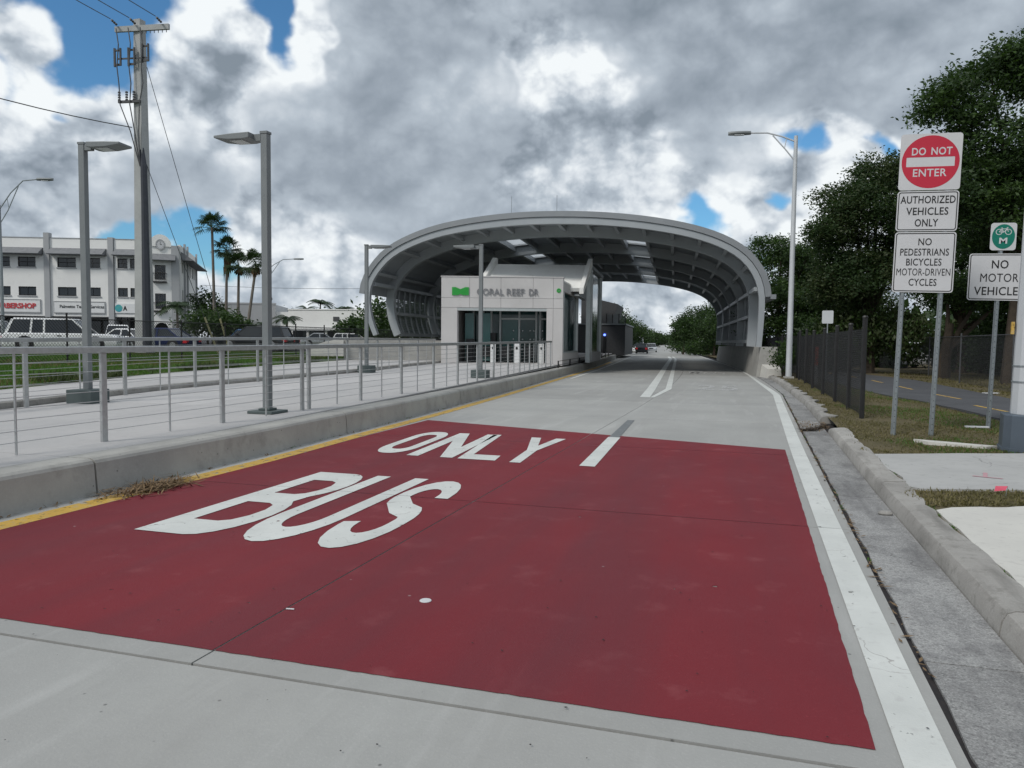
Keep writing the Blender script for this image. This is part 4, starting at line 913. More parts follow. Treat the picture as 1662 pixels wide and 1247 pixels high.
# ------------------------------------------------------------------ power pole and lines
UX, UY = -29.0, 31.6; UZ = .85; UT = 17.35
up = thing('utility_pole', 'tall square concrete power pole with wooden crossarm and cable guard', 'utility pole', (UX, UY, UZ))
s_ = MB(); n = 4; s_.tube([(0, 0, 0), (0, 0, UT-UZ)], [.46, .27], 4); part('pole', s_, 'polecon', up)
ca = Vector((math.cos(R(8)), math.sin(R(8)), 0)); cn = Vector((-ca.y, ca.x, 0))
def UF(u, v, w): return tuple(ca*u+cn*v+Vector((0, 0, w)))
H_ = UT-UZ
s_ = MB(); s_.fbox(UF, (-1.15, -.30, H_-.62), (1.75, -.17, H_-.36)); part('crossarm', s_, 'polecon', up)
s_ = MB(); s_.tube([UF(.10, -.16, H_-6.0), UF(.22, -.18, H_-7.2), UF(.27, -.22, H_-9), UF(.32, -.28, H_-16.2)], [.08, .16, .17, .23], 8); part('cable_guard', s_, 'conduit', up)
for (u, w) in ((-.95, H_-1.9), (-.2, H_-1.9), (.55, H_-1.75)):
    s_ = MB(); s_.fbox(UF, (u-.2, -.42, w-.45), (u-.12, -.34, w+.45)); s_.fbox(UF, (u+.12, -.42, w-.4), (u+.19, -.34, w+.45)); s_.fbox(UF, (u-.12, -.40, w+.3), (u+.12, -.34, w+.38)); s_.fbox(UF, (u-.12, -.40, w-.4), (u+.12, -.34, w-.3)); part('cutout_switch', s_, 'hardware', up)
s_ = MB(); s_.fbox(UF, (-1.0, -.36, H_-2.0), (.6, -.33, H_-1.92)); part('switch_bracket', s_, 'hardware', up)
s_ = MB(); s_.fbox(UF, (-1.0, -.36, H_-4.1), (.2, -.26, H_-3.98)); part('arrester_bracket', s_, 'hardware', up)
for u in (-.95, -.55, -.15):
    s_ = MB(); 
    for q in range(4): s_.tube([UF(u, -.31, H_-3.97+q*.12), UF(u, -.31, H_-3.9+q*.12)], [.075, .06], 8)
    part('arrester', s_, 'hardware', up)
for k, (u, pts) in enumerate(((-1.0, 0), (-.3, 1), (.5, 2))):
    s_ = MB(); x = (-1.0, -.35, .3)[k]
    s_.tube([UF(x, -.4, H_-.5), UF(x+.15, -.45, H_-1.3), UF(x+.05, -.45, H_-2.4), UF(x+.12, -.42, H_-3.2), UF(x*.8-.05, -.40, H_-4.2), UF(x*.35, -.36, H_-5.5), UF(.1, -.3, H_-7.2)], .028, 5); part('jumper_cable', s_, 'hardware', up)
for u in (-1.0, .0, 1.4):
    s_ = MB()
    for q in range(3): s_.tube([UF(u+.0, -.35-.14*q, H_-.3+.03*q), UF(u, -.43-.14*q, H_-.28+.03*q)], [.06, .05], 7)
    part('insulator', s_, 'hardware', up)
for u in np.linspace(.3, 1.6, 7):
    s_ = MB(); s_.fbox(UF, (u-.012, -.25, H_-.75), (u+.012, -.22, H_-.62)); part('bolt', s_, 'hardware', up)
def wire(name, label, p, q, sag, r=.016, grp=None, cat='power line'):
    p, q = Vector(p), Vector(q); pts = [p+(q-p)*t_-Vector((0, 0, sag*4*t_*(1-t_))) for t_ in np.linspace(0, 1, 13)]
    s_ = MB(); s_.tube(pts, r, 5); o = put(name, s_.mesh(name, 'hardware')); return tag(o, label, cat, grp)
Up = Vector((UX, UY, UZ))
for k, (u, lab) in enumerate(((-1.0, 'power line leaving the left end of the crossarm'), (0., 'power line leaving the middle of the crossarm'), (1.4, 'power line leaving the right end of the crossarm'))):
    a_ = Up+Vector(UF(u, -.8, H_-.2)); wire('power_line', lab, a_, a_+Vector((2.6, -22, 1.0)), .5, .02, 'power lines at the pole')
    
wire('power_line', 'lower single cable running left from the middle of the power pole', Up+Vector(UF(-.3, -.3, H_-5.3)), Up+Vector((-4, -18, H_-4.6)), .6, .025, 'power lines at the pole')
g1 = Vector((*LD(-15.9, 41), .76)); g2 = Vector((*LD(-16.4, 44), .78))
wire('guy_wire', 'left of two guy wires slanting down right from the power pole', Up+Vector((.25, 0, H_-7.0)), g1, .05, .016, 'guy wires of the power pole', 'guy wire')
wire('guy_wire', 'right of two guy wires slanting down from the top of the power pole', Up+Vector((.4, 0, H_-2.3)), g2, .05, .016, 'guy wires of the power pole', 'guy wire')
for gp, top, lab in ((g1, Up+Vector((.25, 0, H_-7.0)), 'yellowish guard tube at the foot of the left guy wire'), (g2, Up+Vector((.4, 0, H_-2.3)), 'yellowish guard tube at the foot of the right guy wire')):
    d_ = (top-gp).normalized(); s_ = MB(); s_.tube([gp+Vector((.02, 0, 0)), gp+d_*2.1+Vector((.02, 0, 0))], .05, 6); tag(put('guy_guard', s_.mesh('guy_guard', 'guard')), lab, 'guard tube', 'guy wire guards')
wire('power_line', 'thin distant cable crossing the sky left of the canopy', (*LD(-45, 110), 9.2), (*LD(-12, 100), 8.5), .3, .025, None)

# ------------------------------------------------------------------ signs on the right
def sign_sheet(name, w, h, T, z, k, border=None, x=0., y=-.03, r=.05):
    me = poly_mesh([rrect(w, h, r)], .002); me.transform(Matrix.Translation((x, y, z)) @ UPRIGHT); o = put(name, setmat(me, k), T)
    if border:
        me = poly_mesh([rrect(w-.035, h-.035, r*.8), rrect(w-.035-2*border, h-.035-2*border, r*.6)], .0006); me.transform(Matrix.Translation((x, y-.0035, z)) @ UPRIGHT); put('border', setmat(me, 'signblack'), o)
    return o
def sign_text(s, w, h, T, z, k, x=0., y=-.0345, bold=.012):
    me = fit(text_mesh(s, 1., .0006, bold, 1., 1.05), w, h); me.transform(Matrix.Translation((x, y, z)) @ UPRIGHT); return put('lettering', setmat(me, k), T)
def channel_post(T, x, h, lean=0):
    s_ = MB(); w, d_ = .04, .035
    pr_ = [(-w, -.004), (-w*.5, -.004), (-w*.5, -d_), (w*.5, -d_), (w*.5, -.004), (w, -.004), (w, .0), (w*.42, 0), (w*.42, -d_+.004), (-w*.42, -d_+.004), (-w*.42, 0), (-w, 0)]
    s_.prism(pr_, lambda u, v, q: (x+u, v+.012, q), -.1, h); o = part('post', s_, 'galv', T)
    h_ = MB()
    for k in range(int(h/.1)): h_.box((x-.006, -.0245, .1+k*.1), (x+.006, -.0225, .112+k*.1))
    q = part('post_holes', h_, 'blackm', o, kind='stuff')
sg = thing('regulatory_sign', 'stack of three signs on two posts, red DO NOT ENTER disc on top', 'sign', (2.83, 14.2, .12))
sg.rotation_euler = (0, R(1.3), R(0))
channel_post(sg, -.29, 4.97); channel_post(sg, .29, 4.97)
zS = 4.18
o1 = sign_sheet('do_not_enter_plate', .92, .92, sg, 4.56, 'signwhite')
me = poly_mesh([[(.43*math.cos(R(a)), .43*math.sin(R(a))) for a in range(0, 360, 6)], rrect(.72, .155, .012)], .0006); me.transform(Matrix.Translation((0, -.0335, 4.56)) @ UPRIGHT); put('red_disc', setmat(me, 'signred'), o1)
sign_text('DO', .21, .125, o1, 4.67, 'signwhite', -.18, -.0352, .02); sign_text('NOT', .31, .125, o1, 4.67, 'signwhite', .16, -.0352, .02); sign_text('ENTER', .50, .125, o1, 4.32, 'signwhite', 0, -.0352)
o2 = sign_sheet('authorized_plate', .92, .66, sg, 3.755, 'signwhite', .014)
for s, w, z in (('AUTHORIZED', .82, 3.88), ('VEHICLES', .63, 3.69), ('ONLY', .35, 3.50)): sign_text(s, w, .125, o2, z, 'signblack')
o3 = sign_sheet('no_pedestrians_plate', .92, 1.0, sg, 2.91, 'signwhite', .014)
for s, w, z in (('NO', .20, 3.19), ('PEDESTRIANS', .73, 3.02), ('BICYCLES', .53, 2.855), ('MOTOR-DRIVEN', .81, 2.69), ('CYCLES', .42, 2.52)): sign_text(s, w, .118, o3, z, 'signblack', bold=0 if 'M' in s else .008)
s2_ = thing('regulatory_sign', 'NO MOTOR VEHICLES sign under a small green bicycle route plate on one post', 'sign', (4.49, 16.1, .12)); s2_.rotation_euler = (0, R(1.2), 0)
channel_post(s2_, 0, 3.75)
p1 = sign_sheet('bicycle_route_plate', .42, .50, s2_, 3.54, 'signwhite', None, .02)
def ell(rx, ry, n=40, cx=0, cy=0): return [(cx+rx*math.cos(2*math.pi*i/n), cy+ry*math.sin(2*math.pi*i/n)) for i in range(n)]
me = poly_mesh([ell(.185, .225)], .0006); me.transform(Matrix.Translation((.02, -.0335, 3.54)) @ UPRIGHT); put('green_oval', setmat(me, 'signgreen'), p1)
for cx in (-.075, .075):
    me = poly_mesh([ell(.055, .055, 20), ell(.043, .043, 20)], .0006); me.transform(Matrix.Translation((.02+cx, -.0352, 3.625)) @ UPRIGHT); put('bicycle_wheel', setmat(me, 'signwhite'), p1)
bars = [((-.075, 0), (-.03, .055)), ((-.03, .055), (.05, .055)), ((.05, .055), (.0, -.005)), ((.0, -.005), (-.03, .055)), ((-.075, 0), (0, -.005)), ((.075, 0), (.045, .075)), ((.045, .075), (.07, .08)), ((-.05, .07), (-.02, .07))]
bq = MB()
for k, (a_, b_) in enumerate(bars):
    a_, b_ = Vector(a_), Vector(b_); n_ = Vector((-(b_-a_).y, (b_-a_).x)).normalized()*.006; zz = -.0346-.0002*k
    bq.quad((.02+(a_+n_).x, zz, 3.625+(a_+n_).y), (.02+(a_-n_).x, zz, 3.625+(a_-n_).y), (.02+(b_-n_).x, zz, 3.625+(b_-n_).y), (.02+(b_+n_).x, zz, 3.625+(b_+n_).y))
part('bicycle_frame', bq, 'signwhite', p1)
sign_text('M', .13, .11, p1, 3.41, 'signwhite', .02, -.0352, .03)
p2 = sign_sheet('no_motor_vehicles_plate', 1.02, .86, s2_, 2.80, 'signwhite', .015)
for s, w, z in (('NO', .27, 2.955), ('MOTOR', .62, 2.71), ('VEHICLES', .80, 2.465)): sign_text(s, w, .155, p2, z, 'signblack', 0, -.0345, 0 if 'M' in s else .01)

# big pole at the right edge
bp2 = thing('signal_pole', 'thick pale grey pole on a blue grey metal box base at the right edge', 'pole', (4.03, 12.75, .1)); bp2.rotation_euler = (0, R(1.0), R(-10))
s_ = MB(); s_.loft([[(w*sx, w*sy, z) for sx, sy in ((-1, -.7), (-.7, -1), (.7, -1), (1, -.7), (1, .7), (.7, 1), (-.7, 1), (-1, .7))] for w, z in ((.32, 0), (.32, .07), (.30, .071), (.30, .54), (.285, .56))]); part('base_box', s_, 'bluebase', bp2)
s_ = MB(); s_.tube([(0.03, 0, .561), (0.03, 0, 8.4)], [.24, .215], 12); part('shaft', s_, 'silver', bp2)
for z in (1.02, 1.25): s_ = MB(); s_.tube([(0.03, 0, z), (0.03, 0, z+.02)], .25, 12); part('band', s_, 'galv', bp2)
s_ = MB(); s_.box((-.262, -.05, 1.72), (-.225, .05, 1.90)); part('push_button', s_, 'yellow', bp2)

# ------------------------------------------------------------------ chain link fences
def mesh_panel(F, L_, h0, h1, pitch, r, skew=1.0):
    "woven wire as crossing diagonals in the plane F(u,w)"
    s_ = MB(); H2 = h1-h0
    def add(p, q):
        p, q = Vector(F(*p)), Vector(F(*q)); d_ = (q-p).normalized(); a_ = d_.cross(Vector((0, 0, 1))).normalized()*r; b_ = a_.cross(d_).normalized()*r; n = len(s_.v)
        for P_ in (p, q): s_.v += [tuple(P_+a_), tuple(P_-a_*.5+b_*.87), tuple(P_-a_*.5-b_*.87)]
        for k in range(3): k2 = (k+1) % 3; s_.f.append((n+k, n+k2, n+3+k2, n+3+k)); s_.m.append(0)
    k = -H2
    while k < L_:
        for sg_ in (1, -1):
            u0, u1 = k, k+H2; w0, w1 = h0, h1
            t0, t1 = max(0, (0-u0)/H2), min(1, (L_-u0)/H2)
            if t1 > t0:
                a_ = (u0+H2*t0, h0+H2*t0), (u0+H2*t1, h0+H2*t1)
                if sg_ < 0: a_ = tuple((u, h0+h1-w) for u, w in a_)
                add(*a_)
        k += pitch
    return s_
def fence(label, pts, z, h, pitch, r, k, group, postr=.03, extra=.05, cat='fence', rail=True, zf=None):
    T = thing('chain_link_fence', label, cat, (0, 0, 0), 0, group)
    for i, (x, y) in enumerate(pts):
        s_ = MB(); hh = h+extra+(random.uniform(-.04, .08)); s_.tube([(x, y, z-.1), (x, y, z+hh)], postr, 8); s_.ball((x, y, z+hh), (postr*1.2, postr*1.2, postr), 8, 4); part('post', s_, k, T)
    for i in range(len(pts)-1):
        a_, b_ = Vector((*pts[i], 0)), Vector((*pts[i+1], 0)); L_ = (b_-a_).length; d_ = (b_-a_)/L_
        s_ = mesh_panel(lambda u, w: a_+d_*u+Vector((.02, .0, w)), L_, z+.05, z+h, pitch, r); part('wire_mesh', s_, k, T, kind='stuff')
        if rail: s_ = MB(); s_.tube([a_+Vector((0, 0, z+h)), b_+Vector((0, 0, z+h))], .018, 6); part('rail', s_, k, T)
    return T
fl_pts = [(-23.7+.02*math.sin(i), -2+i*3.0) for i in range(26)]
fence('black chain link fence on the lawn in front of the parked cars', fl_pts, .56, 1.75, .13, .0075, 'blackm', 'chain link fences', .035, .10)
fence('dark chain link fence with close black mesh running beside the gutter', [(2.47, y) for y in (17.2, 19.3, 21.9, 25, 28.5, 31.6, 34.9)], .12, 1.86, .085, .0038, 'blackm', 'chain link fences', .05, .16, rail=False)
fence('grey wire fence behind the bicycle path under the trees', [(8.2, 24), (8.3, 27.6), (8.6, 34.8), (9.0, 42), (8.8, 50), (8.4, 60)], .12, 1.9, .13, .003, 'hardware', 'chain link fences', .03, .06, zf=1)
fence('black fence closing off the far end of the verge beside the canopy foot', [(2.5, 36.5), (1.95, 39), (1.95, 44), (1.8, 50), (1.3, 60), (.2, 72), (-1.4, 86)], .12, 1.9, .09, .006, 'blackm', 'chain link fences', .04, .08, rail=False)
# orange topped marker, small back-turned sign
mk_ = thing('marker_post', 'thin white marker post with orange top behind the black fence', 'marker post', (2.75, 30.4, .12))
s_ = MB(); s_.tube([(0, 0, 0), (0, 0, .72)], .06, 8); part('white_tube', s_, 'signwhite', mk_); s_ = MB(); s_.tube([(0, 0, .721), (0, 0, 1.42)], .062, 8); part('orange_top', s_, 'orange', mk_)
ss_ = thing('small_sign', 'small pale sign on a thin post behind the black fence', 'sign', (3.35, 33.0, .12), R(-6))
s_ = MB(); s_.box((-.02, 0, -.1), (.02, .03, 2.7)); part('post', s_, 'galv', ss_); me = poly_mesh([rrect(.42, .52, .04)], .002); me.transform(Matrix.Translation((0, -.006, 2.62)) @ UPRIGHT); put('plate', setmat(me, 'silver'), ss_)

# ------------------------------------------------------------------ vehicles
def wheel(T, x, y, r, side):
    s_ = MB(); w = .11
    s_.tube([(x, y-w, r), (x, y-w*.8, r), (x, y+w*.8, r), (x, y+w, r)], [r*.9, r, r, r*.9], 16); wh = part('wheel', s_, 'tyre', T, smooth=True)
    s_ = MB(); s_.tube([(x, y+side*(w+.001), r), (x, y+side*(w+.012), r)], [r*.64, r*.6], 12); part('rim', s_, 'rim', wh)
def vehicle(name, label, cat, loc, rz, paint, L_=4.6, W=1.8, H=1.46, kind='sedan', group='vehicles in the distance'):
    T = thing(name, label, cat, loc, rz, group); hw = W/2; cl = .2
    wr = .33 if kind in ('sedan', 'coupe') else .39
    if kind == 'pickup': belt, hood, xs = 1.15, 1.10, dict(fw=L_*.20, wt=L_*.10, rt=-L_*.10, rb=-L_*.135)
    elif kind == 'suv': belt, hood, xs = 1.02, .98, dict(fw=L_*.24, wt=L_*.10, rt=-L_*.41, rb=-L_*.46)
    else: belt, hood, xs = .90, .84, dict(fw=L_*.20, wt=L_*.05, rt=-L_*.20, rb=-L_*.36)
    deck = belt if kind != 'pickup' else 1.13
    prof = [(L_/2, cl+.22, .60), (L_/2-.05, cl+.03, hood-.18), (L_/2-.35, cl, hood-.02), (xs['fw'], cl, belt-.01), (0, cl, belt), (xs['rb'], cl, belt), (-L_/2+.18, cl, deck-.01), (-L_/2+.03, cl+.06, deck-.12), (-L_/2, cl+.25, deck-.3)]
    if kind == 'pickup': prof[0] = (L_/2, cl+.25, .95); prof[1] = (L_/2-.05, cl+.06, hood-.07); prof[2] = (L_/2-.3, cl, hood)
    rings = []
    for i, (x, z0, z1) in enumerate(prof):
        k = .90 if i in (0, len(prof)-1) else (.96 if i in (1, len(prof)-2) else 1.)
        y = hw*k; zm = z0+(z1-z0)*.55
        rings.append([(x, -y*.92, z0), (x, y*.92, z0), (x, y, z0+.12), (x, y, zm), (x, y*.975, z1-.06), (x, y*.90, z1), (x, -y*.90, z1), (x, -y*.975, z1-.06), (x, -y, zm), (x, -y, z0+.12)])
    s_ = MB(); s_.loft(rings); part('body', s_, paint, T, smooth=True)
    if kind == 'pickup':
        s_ = MB(); s_.box((-L_/2+.12, -hw+.16, deck+.001), (xs['rb']-.1, hw-.16, deck+.006)); part('load_bed', s_, 'dark', T)
    # glasshouse and roof
    y0, y1 = hw*.89, hw*.74; zt = H-.06
    s_ = MB(); s_.hexa([(xs['rb'], -y0, belt-.02), (xs['fw'], -y0, belt-.02), (xs['fw'], y0, belt-.02), (xs['rb'], y0, belt-.02), (xs['rt'], -y1, zt), (xs['wt'], -y1, zt), (xs['wt'], y1, zt), (xs['rt'], y1, zt)]); part('window_glass', s_, 'winglass', T)
    s_ = MB(); s_.loft([[(xs['rt']-.06, y*(y1+.03), zt-.02) if 0 else (x, y*(y1+q), z) for (x, y, q, z) in ((xs['rt']-.07, -1, .02, zt-.03), (xs['wt']+.07, -1, .02, zt-.03), (xs['wt']+.07, 1, .02, zt-.03), (xs['rt']-.07, 1, .02, zt-.03))],
                        [(xs['rt']+.05, -y1*.93, H), (xs['wt']-.08, -y1*.93, H), (xs['wt']-.08, y1*.93, H), (xs['rt']+.05, y1*.93, H)]]); part('roof', s_, paint, T)
    def pil(xb, xt, wb=.05):
        for sg_ in (-1, 1):
            s_ = MB(); s_.hexa([(xb-wb, sg_*(y0+.012)-.015, belt-.02), (xb+wb, sg_*(y0+.012)-.015, belt-.02), (xb+wb, sg_*(y0+.012)+.015, belt-.02), (xb-wb, sg_*(y0+.012)+.015, belt-.02),
                               (xt-wb, sg_*(y1+.012)-.015, zt), (xt+wb, sg_*(y1+.012)-.015, zt), (xt+wb, sg_*(y1+.012)+.015, zt), (xt-wb, sg_*(y1+.012)+.015, zt)]); part('pillar', s_, paint, T)
    pil(xs['fw'], xs['wt']); pil(xs['rb'], xs['rt'], .07 if kind != 'pickup' else .06); xm_ = (xs['wt']+xs['rt'])/2+.1; pil(xm_, xm_-.02, .05)
    if kind == 'suv': pil(xs['rt']*.62, xs['rt']*.6, .05)
    for sx in (.31 if kind != 'pickup' else .30, -.30 if kind != 'pickup' else -.32):
        for sg_ in (-1, 1):
            s_ = MB(); s_.tube([(sx*L_, sg_*(hw+.003)-.004, wr), (sx*L_, sg_*(hw+.003)+.004, wr)], wr*1.22, 16); part('wheel_arch', s_, 'dark', T); wheel(T, sx*L_, sg_*(hw-.095), wr, sg_)
    for sg_ in (-1, 1):
        s_ = MB(); z = belt-.28; s_.hexa([(L_/2-.12, sg_*hw*.55-.2*.5, z), (L_/2+.012, sg_*hw*.55-.1, z), (L_/2+.012, sg_*hw*.55+.1, z), (L_/2-.12, sg_*hw*.55+.1, z), (L_/2-.12, sg_*hw*.55-.1, z+.15), (L_/2-.0, sg_*hw*.55-.1, z+.15), (L_/2-.0, sg_*hw*.55+.1, z+.15), (L_/2-.12, sg_*hw*.55+.1, z+.15)]); part('headlight', s_, 'lens', T)
        z = deck-.42; s_ = MB(); s_.box((-L_/2-.012, sg_*hw*.80-.11, z), (-L_/2+.25, sg_*hw*.80+.19, z+.26)); part('tail_light', s_, 'redlens', T)
        s_ = MB(); s_.box((xs['fw']-.28, sg_*(hw+.08)-.08, belt+.0), (xs['fw']-.16, sg_*(hw+.08)+.08, belt+.13)); part('mirror', s_, 'blackm', T)
        s_ = MB(); s_.box((-.15, sg_*(hw+.004)-.008, belt-.17), (.08, sg_*(hw+.004)+.008, belt-.13)); part('door_handle', s_, 'blackm', T)
        for xd in (xs['fw']-.25, xm_, xs['rb']+.12):
            s_ = MB(); s_.box((xd-.006, sg_*(hw+.001)-.003, cl+.2), (xd+.006, sg_*(hw+.001)+.003, belt-.1)); part('door_seam', s_, 'dark', T)
    s_ = MB(); s_.box((L_/2-.02, -hw*.35, .55), (L_/2+.012, hw*.35, .72)); part('grille', s_, 'blackm', T)
    s_ = MB(); s_.box((-L_/2-.02, -hw*.9, .38), (-L_/2+.1, hw*.9, .55)); part('bumper', s_, 'rim' if kind == 'pickup' else paint, T)
    return T
vg_ = 'cars parked by the office building'
vehicle('parked_car', 'large white off-roader with red tail light parked behind the black fence', 'car', (*LD(-25.6, 43.5), .8), yaw+R(13), 'carwhite', 5.9, 2.0, 1.86, 'suv', vg_)
vehicle('parked_car', 'white low saloon car right of the large off-roader, half hidden by the rail', 'car', (*LD(-26.0, 52), .8), yaw+R(-20), 'carwhite', 4.6, 1.8, 1.42, 'sedan', vg_)
vehicle('parked_car', 'white boxy off-roader with its windscreen towards the street', 'car', (*LD(-32.2, 62), .8), yaw+R(-65), 'carwhite', 4.5, 1.9, 1.82, 'suv', vg_)
vehicle('parked_car', 'dark blue coupe with sloping roof parked beside the power pole', 'car', (*LD(-23.2, 50), .8), yaw+R(172), 'carblue', 4.8, 1.85, 1.46, 'sedan', vg_)
vehicle('parked_car', 'bright blue car parked beneath the tall palms', 'car', (*LD(-20.9, 60), .8), yaw+R(-100), 'carblue2', 4.5, 1.8, 1.55, 'suv', vg_)
vehicle('parked_car', 'large black off-roader right of the bright blue car', 'car', (*LD(-18.2, 54), .8), yaw+R(175), 'carblack', 5.0, 1.95, 1.68, 'suv', vg_)
vehicle('parked_car', 'small silver car behind the black off-roader by the low white shop', 'car', (*LD(-19.5, 78), .8), yaw+R(10), 'carsilver', 4.4, 1.75, 1.45, 'sedan', vg_)
vehicle('parked_car', 'white car in front of the low white shops, left of the canopy', 'car', (*LD(-17.6, 84), .8), yaw+R(8), 'carwhite', 4.5, 1.8, 1.5, 'suv', vg_)
vehicle('parked_car', 'white van-like car at the far left edge behind the large off-roader', 'car', (*LD(-35.5, 52), .8), yaw+R(15), 'carwhite', 4.8, 1.95, 1.9, 'suv', vg_)
vr = 'vehicles on the road beyond the canopy'
vehicle('oncoming_car', 'white car driving towards us on the road beyond the canopy', 'car', (*LD((1056-831)/1230*128, 128), 0), R(-84), 'carsilver', 4.6, 1.85, 1.5, 'sedan', vr)
T = vehicle('box_truck', 'white truck standing left of the oncoming white car', 'truck', (*LD((1034-831)/1230*122, 122), 0), R(-84), 'carwhite', 6.5, 2.1, 2.5, 'suv', vr)
vehicle('distant_car', 'dark car half hidden beside the white truck on the far road', 'car', (*LD((1041-831)/1230*112, 112), 0), R(96), 'carblack', 4.4, 1.75, 1.5, 'suv', vr)
vehicle('parked_car', 'white car parked behind the wire fence under the right trees', 'car', (11.0, 57, .15), R(35), 'carwhite', 4.6, 1.85, 1.7, 'suv', 'cars behind the wire fence')
vehicle('parked_car', 'grey car in the shade right of the white car behind the wire fence', 'car', (15.5, 57, .15), R(35), 'carsilver', 4.6, 1.85, 1.5, 'sedan', 'cars behind the wire fence')

# ------------------------------------------------------------------ office building
OZ = .8
ox, oy = LD((236-831)/1230*88.5, 88.5)
ob = thing('office_building', 'white three storey office building with round clock gable and shop signs', 'building', (ox, oy, 0), yaw+R(5))
def op(name, a, b, k, par=None, bevel=0): s_ = MB(); s_.box(a, b); return part(name, s_, k, par or ob, bevel)
PXM = 13.95
def ux(px): return (px-236)/PXM
FL0, FL1 = ux(-330), 0.
wz = ((9.55, 10.68), (6.28, 7.30))
bays = [(-330, -250), (-245, -165), (-160, -85), (-78, 83), (91, 180), (190, 232)]
# wall is made in bands so that the window openings are real
wins = {}
def facade(P, x0, x1, y, wlist, zlo, zhi, k='paint', th=.3):
    "wall strip from x0..x1, with openings wlist = [(xa, xb, za, zb)] ; all openings in the same z rows are cut out"
    rows = sorted({(w[2], w[3]) for w in wlist}); z = zlo
    for (za, zb) in rows:
        op('wall', (x0, y, z), (x1, y+th, za), k, P); xs_ = sorted([w for w in wlist if w[2] == za]); x = x0
        for w in xs_:
            if w[0] > x: op('wall', (x, y, za), (w[0], y+th, zb), k, P)
            x = w[1]
        if x < x1: op('wall', (x, y, za), (x1, y+th, zb), k, P)
        z = zb
    op('wall', (x0, y, z), (x1, y+th, zhi), k, P)
def window(P, x0, x1, z0, z1, y, nx=2, nz=2, sill=True, blinds=False):
    f = MB(); w = .07
    f.box((x0, y+.10, z0), (x0+w, y+.2, z1)); f.box((x1-w, y+.10, z0), (x1, y+.2, z1)); f.box((x0+w, y+.10, z0), (x1-w, y+.2, z0+w)); f.box((x0+w, y+.10, z1-w), (x1-w, y+.2, z1))
    fr = part('window', f, 'blackm' if not blinds else 'hardware', P)
    for i in range(nx):
        for j in range(nz):
            a_, b_ = x0+w+(x1-x0-2*w)*i/nx, x0+w+(x1-x0-2*w)*(i+1)/nx; c, d_ = z0+w+(z1-z0-2*w)*j/nz, z0+w+(z1-z0-2*w)*(j+1)/nz
            s_ = MB(); s_.box((a_+.03, y+.15, c+.03), (b_-.03, y+.17, d_-.03)); part('pane', s_, 'winglass', fr)
    if sill: s_ = MB(); s_.box((x0-.08, y-.10, z0-.12), (x1+.08, y+.1, z0-.003)); part('sill', s_, 'pilaster', fr)
for (a, b) in bays:
    L0, L1 = ux(a), ux(b)
    if (a, b) == (-78, 83): wl = [(-64, -37), (-31, -4), (3, 30), (42, 69)]
    elif a == 91: wl = [(102, 130.5), (143, 168)]
    elif a == 190: wl = [(194.5, 210), (214, 229)]
    else: wl = [(a+9, a+34), (a+44, a+68)]
    W_ = [(ux(p), ux(q), z0, z1) for (p, q) in wl for (z0, z1) in wz]
    facade(ob, L0, L1, 0, W_, 3.95, 12.85)
    for (p, q, z0, z1) in W_: window(ob, p, q, z0, z1, 0, 2, 2 if z0 > 9 else 1)
    # grey tiled canopy above the top windows
    s_ = MB(); s_.prism([(0, 10.95), (-1.15, 10.92), (-1.2, 11.0), (-.1, 11.75), (0, 11.75)], lambda y, z, x: (x, y, z), L0+.15, L1-.15); part('tiled_awning', s_, 'tile', ob)
    op('parapet_cap', (L0, -.06, 12.853), (L1, .36, 12.93), 'pilaster')
    # shop front under an arcade
    op('arcade_wall', (L0, 3.2, OZ-.2), (L1, 3.5, 3.95), 'dark'); op('arcade_ceiling', (L0, .31, 3.85), (L1, 3.19, 3.94), 'pilaster')
    for k in range(3): x = L0+(L1-L0)*(k+.5)/3; s_ = MB(); s_.box((x-.9, 3.1, OZ+.2), (x+.9, 3.19, 3.5)); part('shop_window', s_, 'winglass', ob)
for px in (-248, -163, -82, 87, 185, 234):
    x = ux(px); op('pilaster', (x-.30, -.22, OZ-.3), (x+.30, .5, 13.05 if px != 87 else 13.45), 'pilaster')
op('flat_roof', (FL0, .35, 11.9), (FL1, 16, 12.1), 'pilaster'); op('end_wall', (FL0-.3, 0, OZ-.3), (FL0, 16, 12.85), 'paint'); op('back_wall', (FL0, 16, OZ-.3), (FL1, 16.3, 12.85), 'paint'); op('shop_floor', (FL0, .3, OZ-.3), (FL1, 16, OZ+.01), 'walk')
for (a, b, s, k, w, h) in ((-4, 75, 'BARBERSHOP', 'redletter', 4.6, .62), (96.5, 174, 'Palmetto Testing Services', 'signblack', 4.9, .48)):
    bd = op('sign_board', (ux(a), -.12, 4.40), (ux(b), -.005, 5.72 if k == 'redletter' else 5.55), 'signboard')
    fr = MB(); x0, x1 = ux(a)-.05, ux(b)+.05; z1 = 5.77 if k == 'redletter' else 5.60
    for q in (((x0, -.14, 4.3), (x1, -.004, 4.39)), ((x0, -.14, z1), (x1, -.004, z1+.08)), ((x0, -.14, 4.39), (x0+.05, -.121, z1)), ((x1-.05, -.14, 4.39), (x1, -.121, z1))): fr.box(*q)
    part('sign_frame', fr, 'pilaster', bd)
    me = fit(text_mesh(s, 1, .03 if k == 'redletter' else .01, .03 if k == 'redletter' else .012), w, h); me.transform(Matrix.Translation((ux((a+b)/2)+(.3 if k != 'redletter' else .1), -.15 if k == 'redletter' else -.135, 4.78)) @ UPRIGHT); put('lettering', setmat(me, k), bd)
bd = op('sign_board', (ux(190), -.12, 4.40), (ux(229), -.005, 5.50), 'signboard')
me = poly_mesh([ell(.42, .42, 28)], .01); me.transform(Matrix.Translation((ux(196), -.135, 4.95)) @ UPRIGHT); put('round_emblem', setmat(me, 'blueround'), bd)
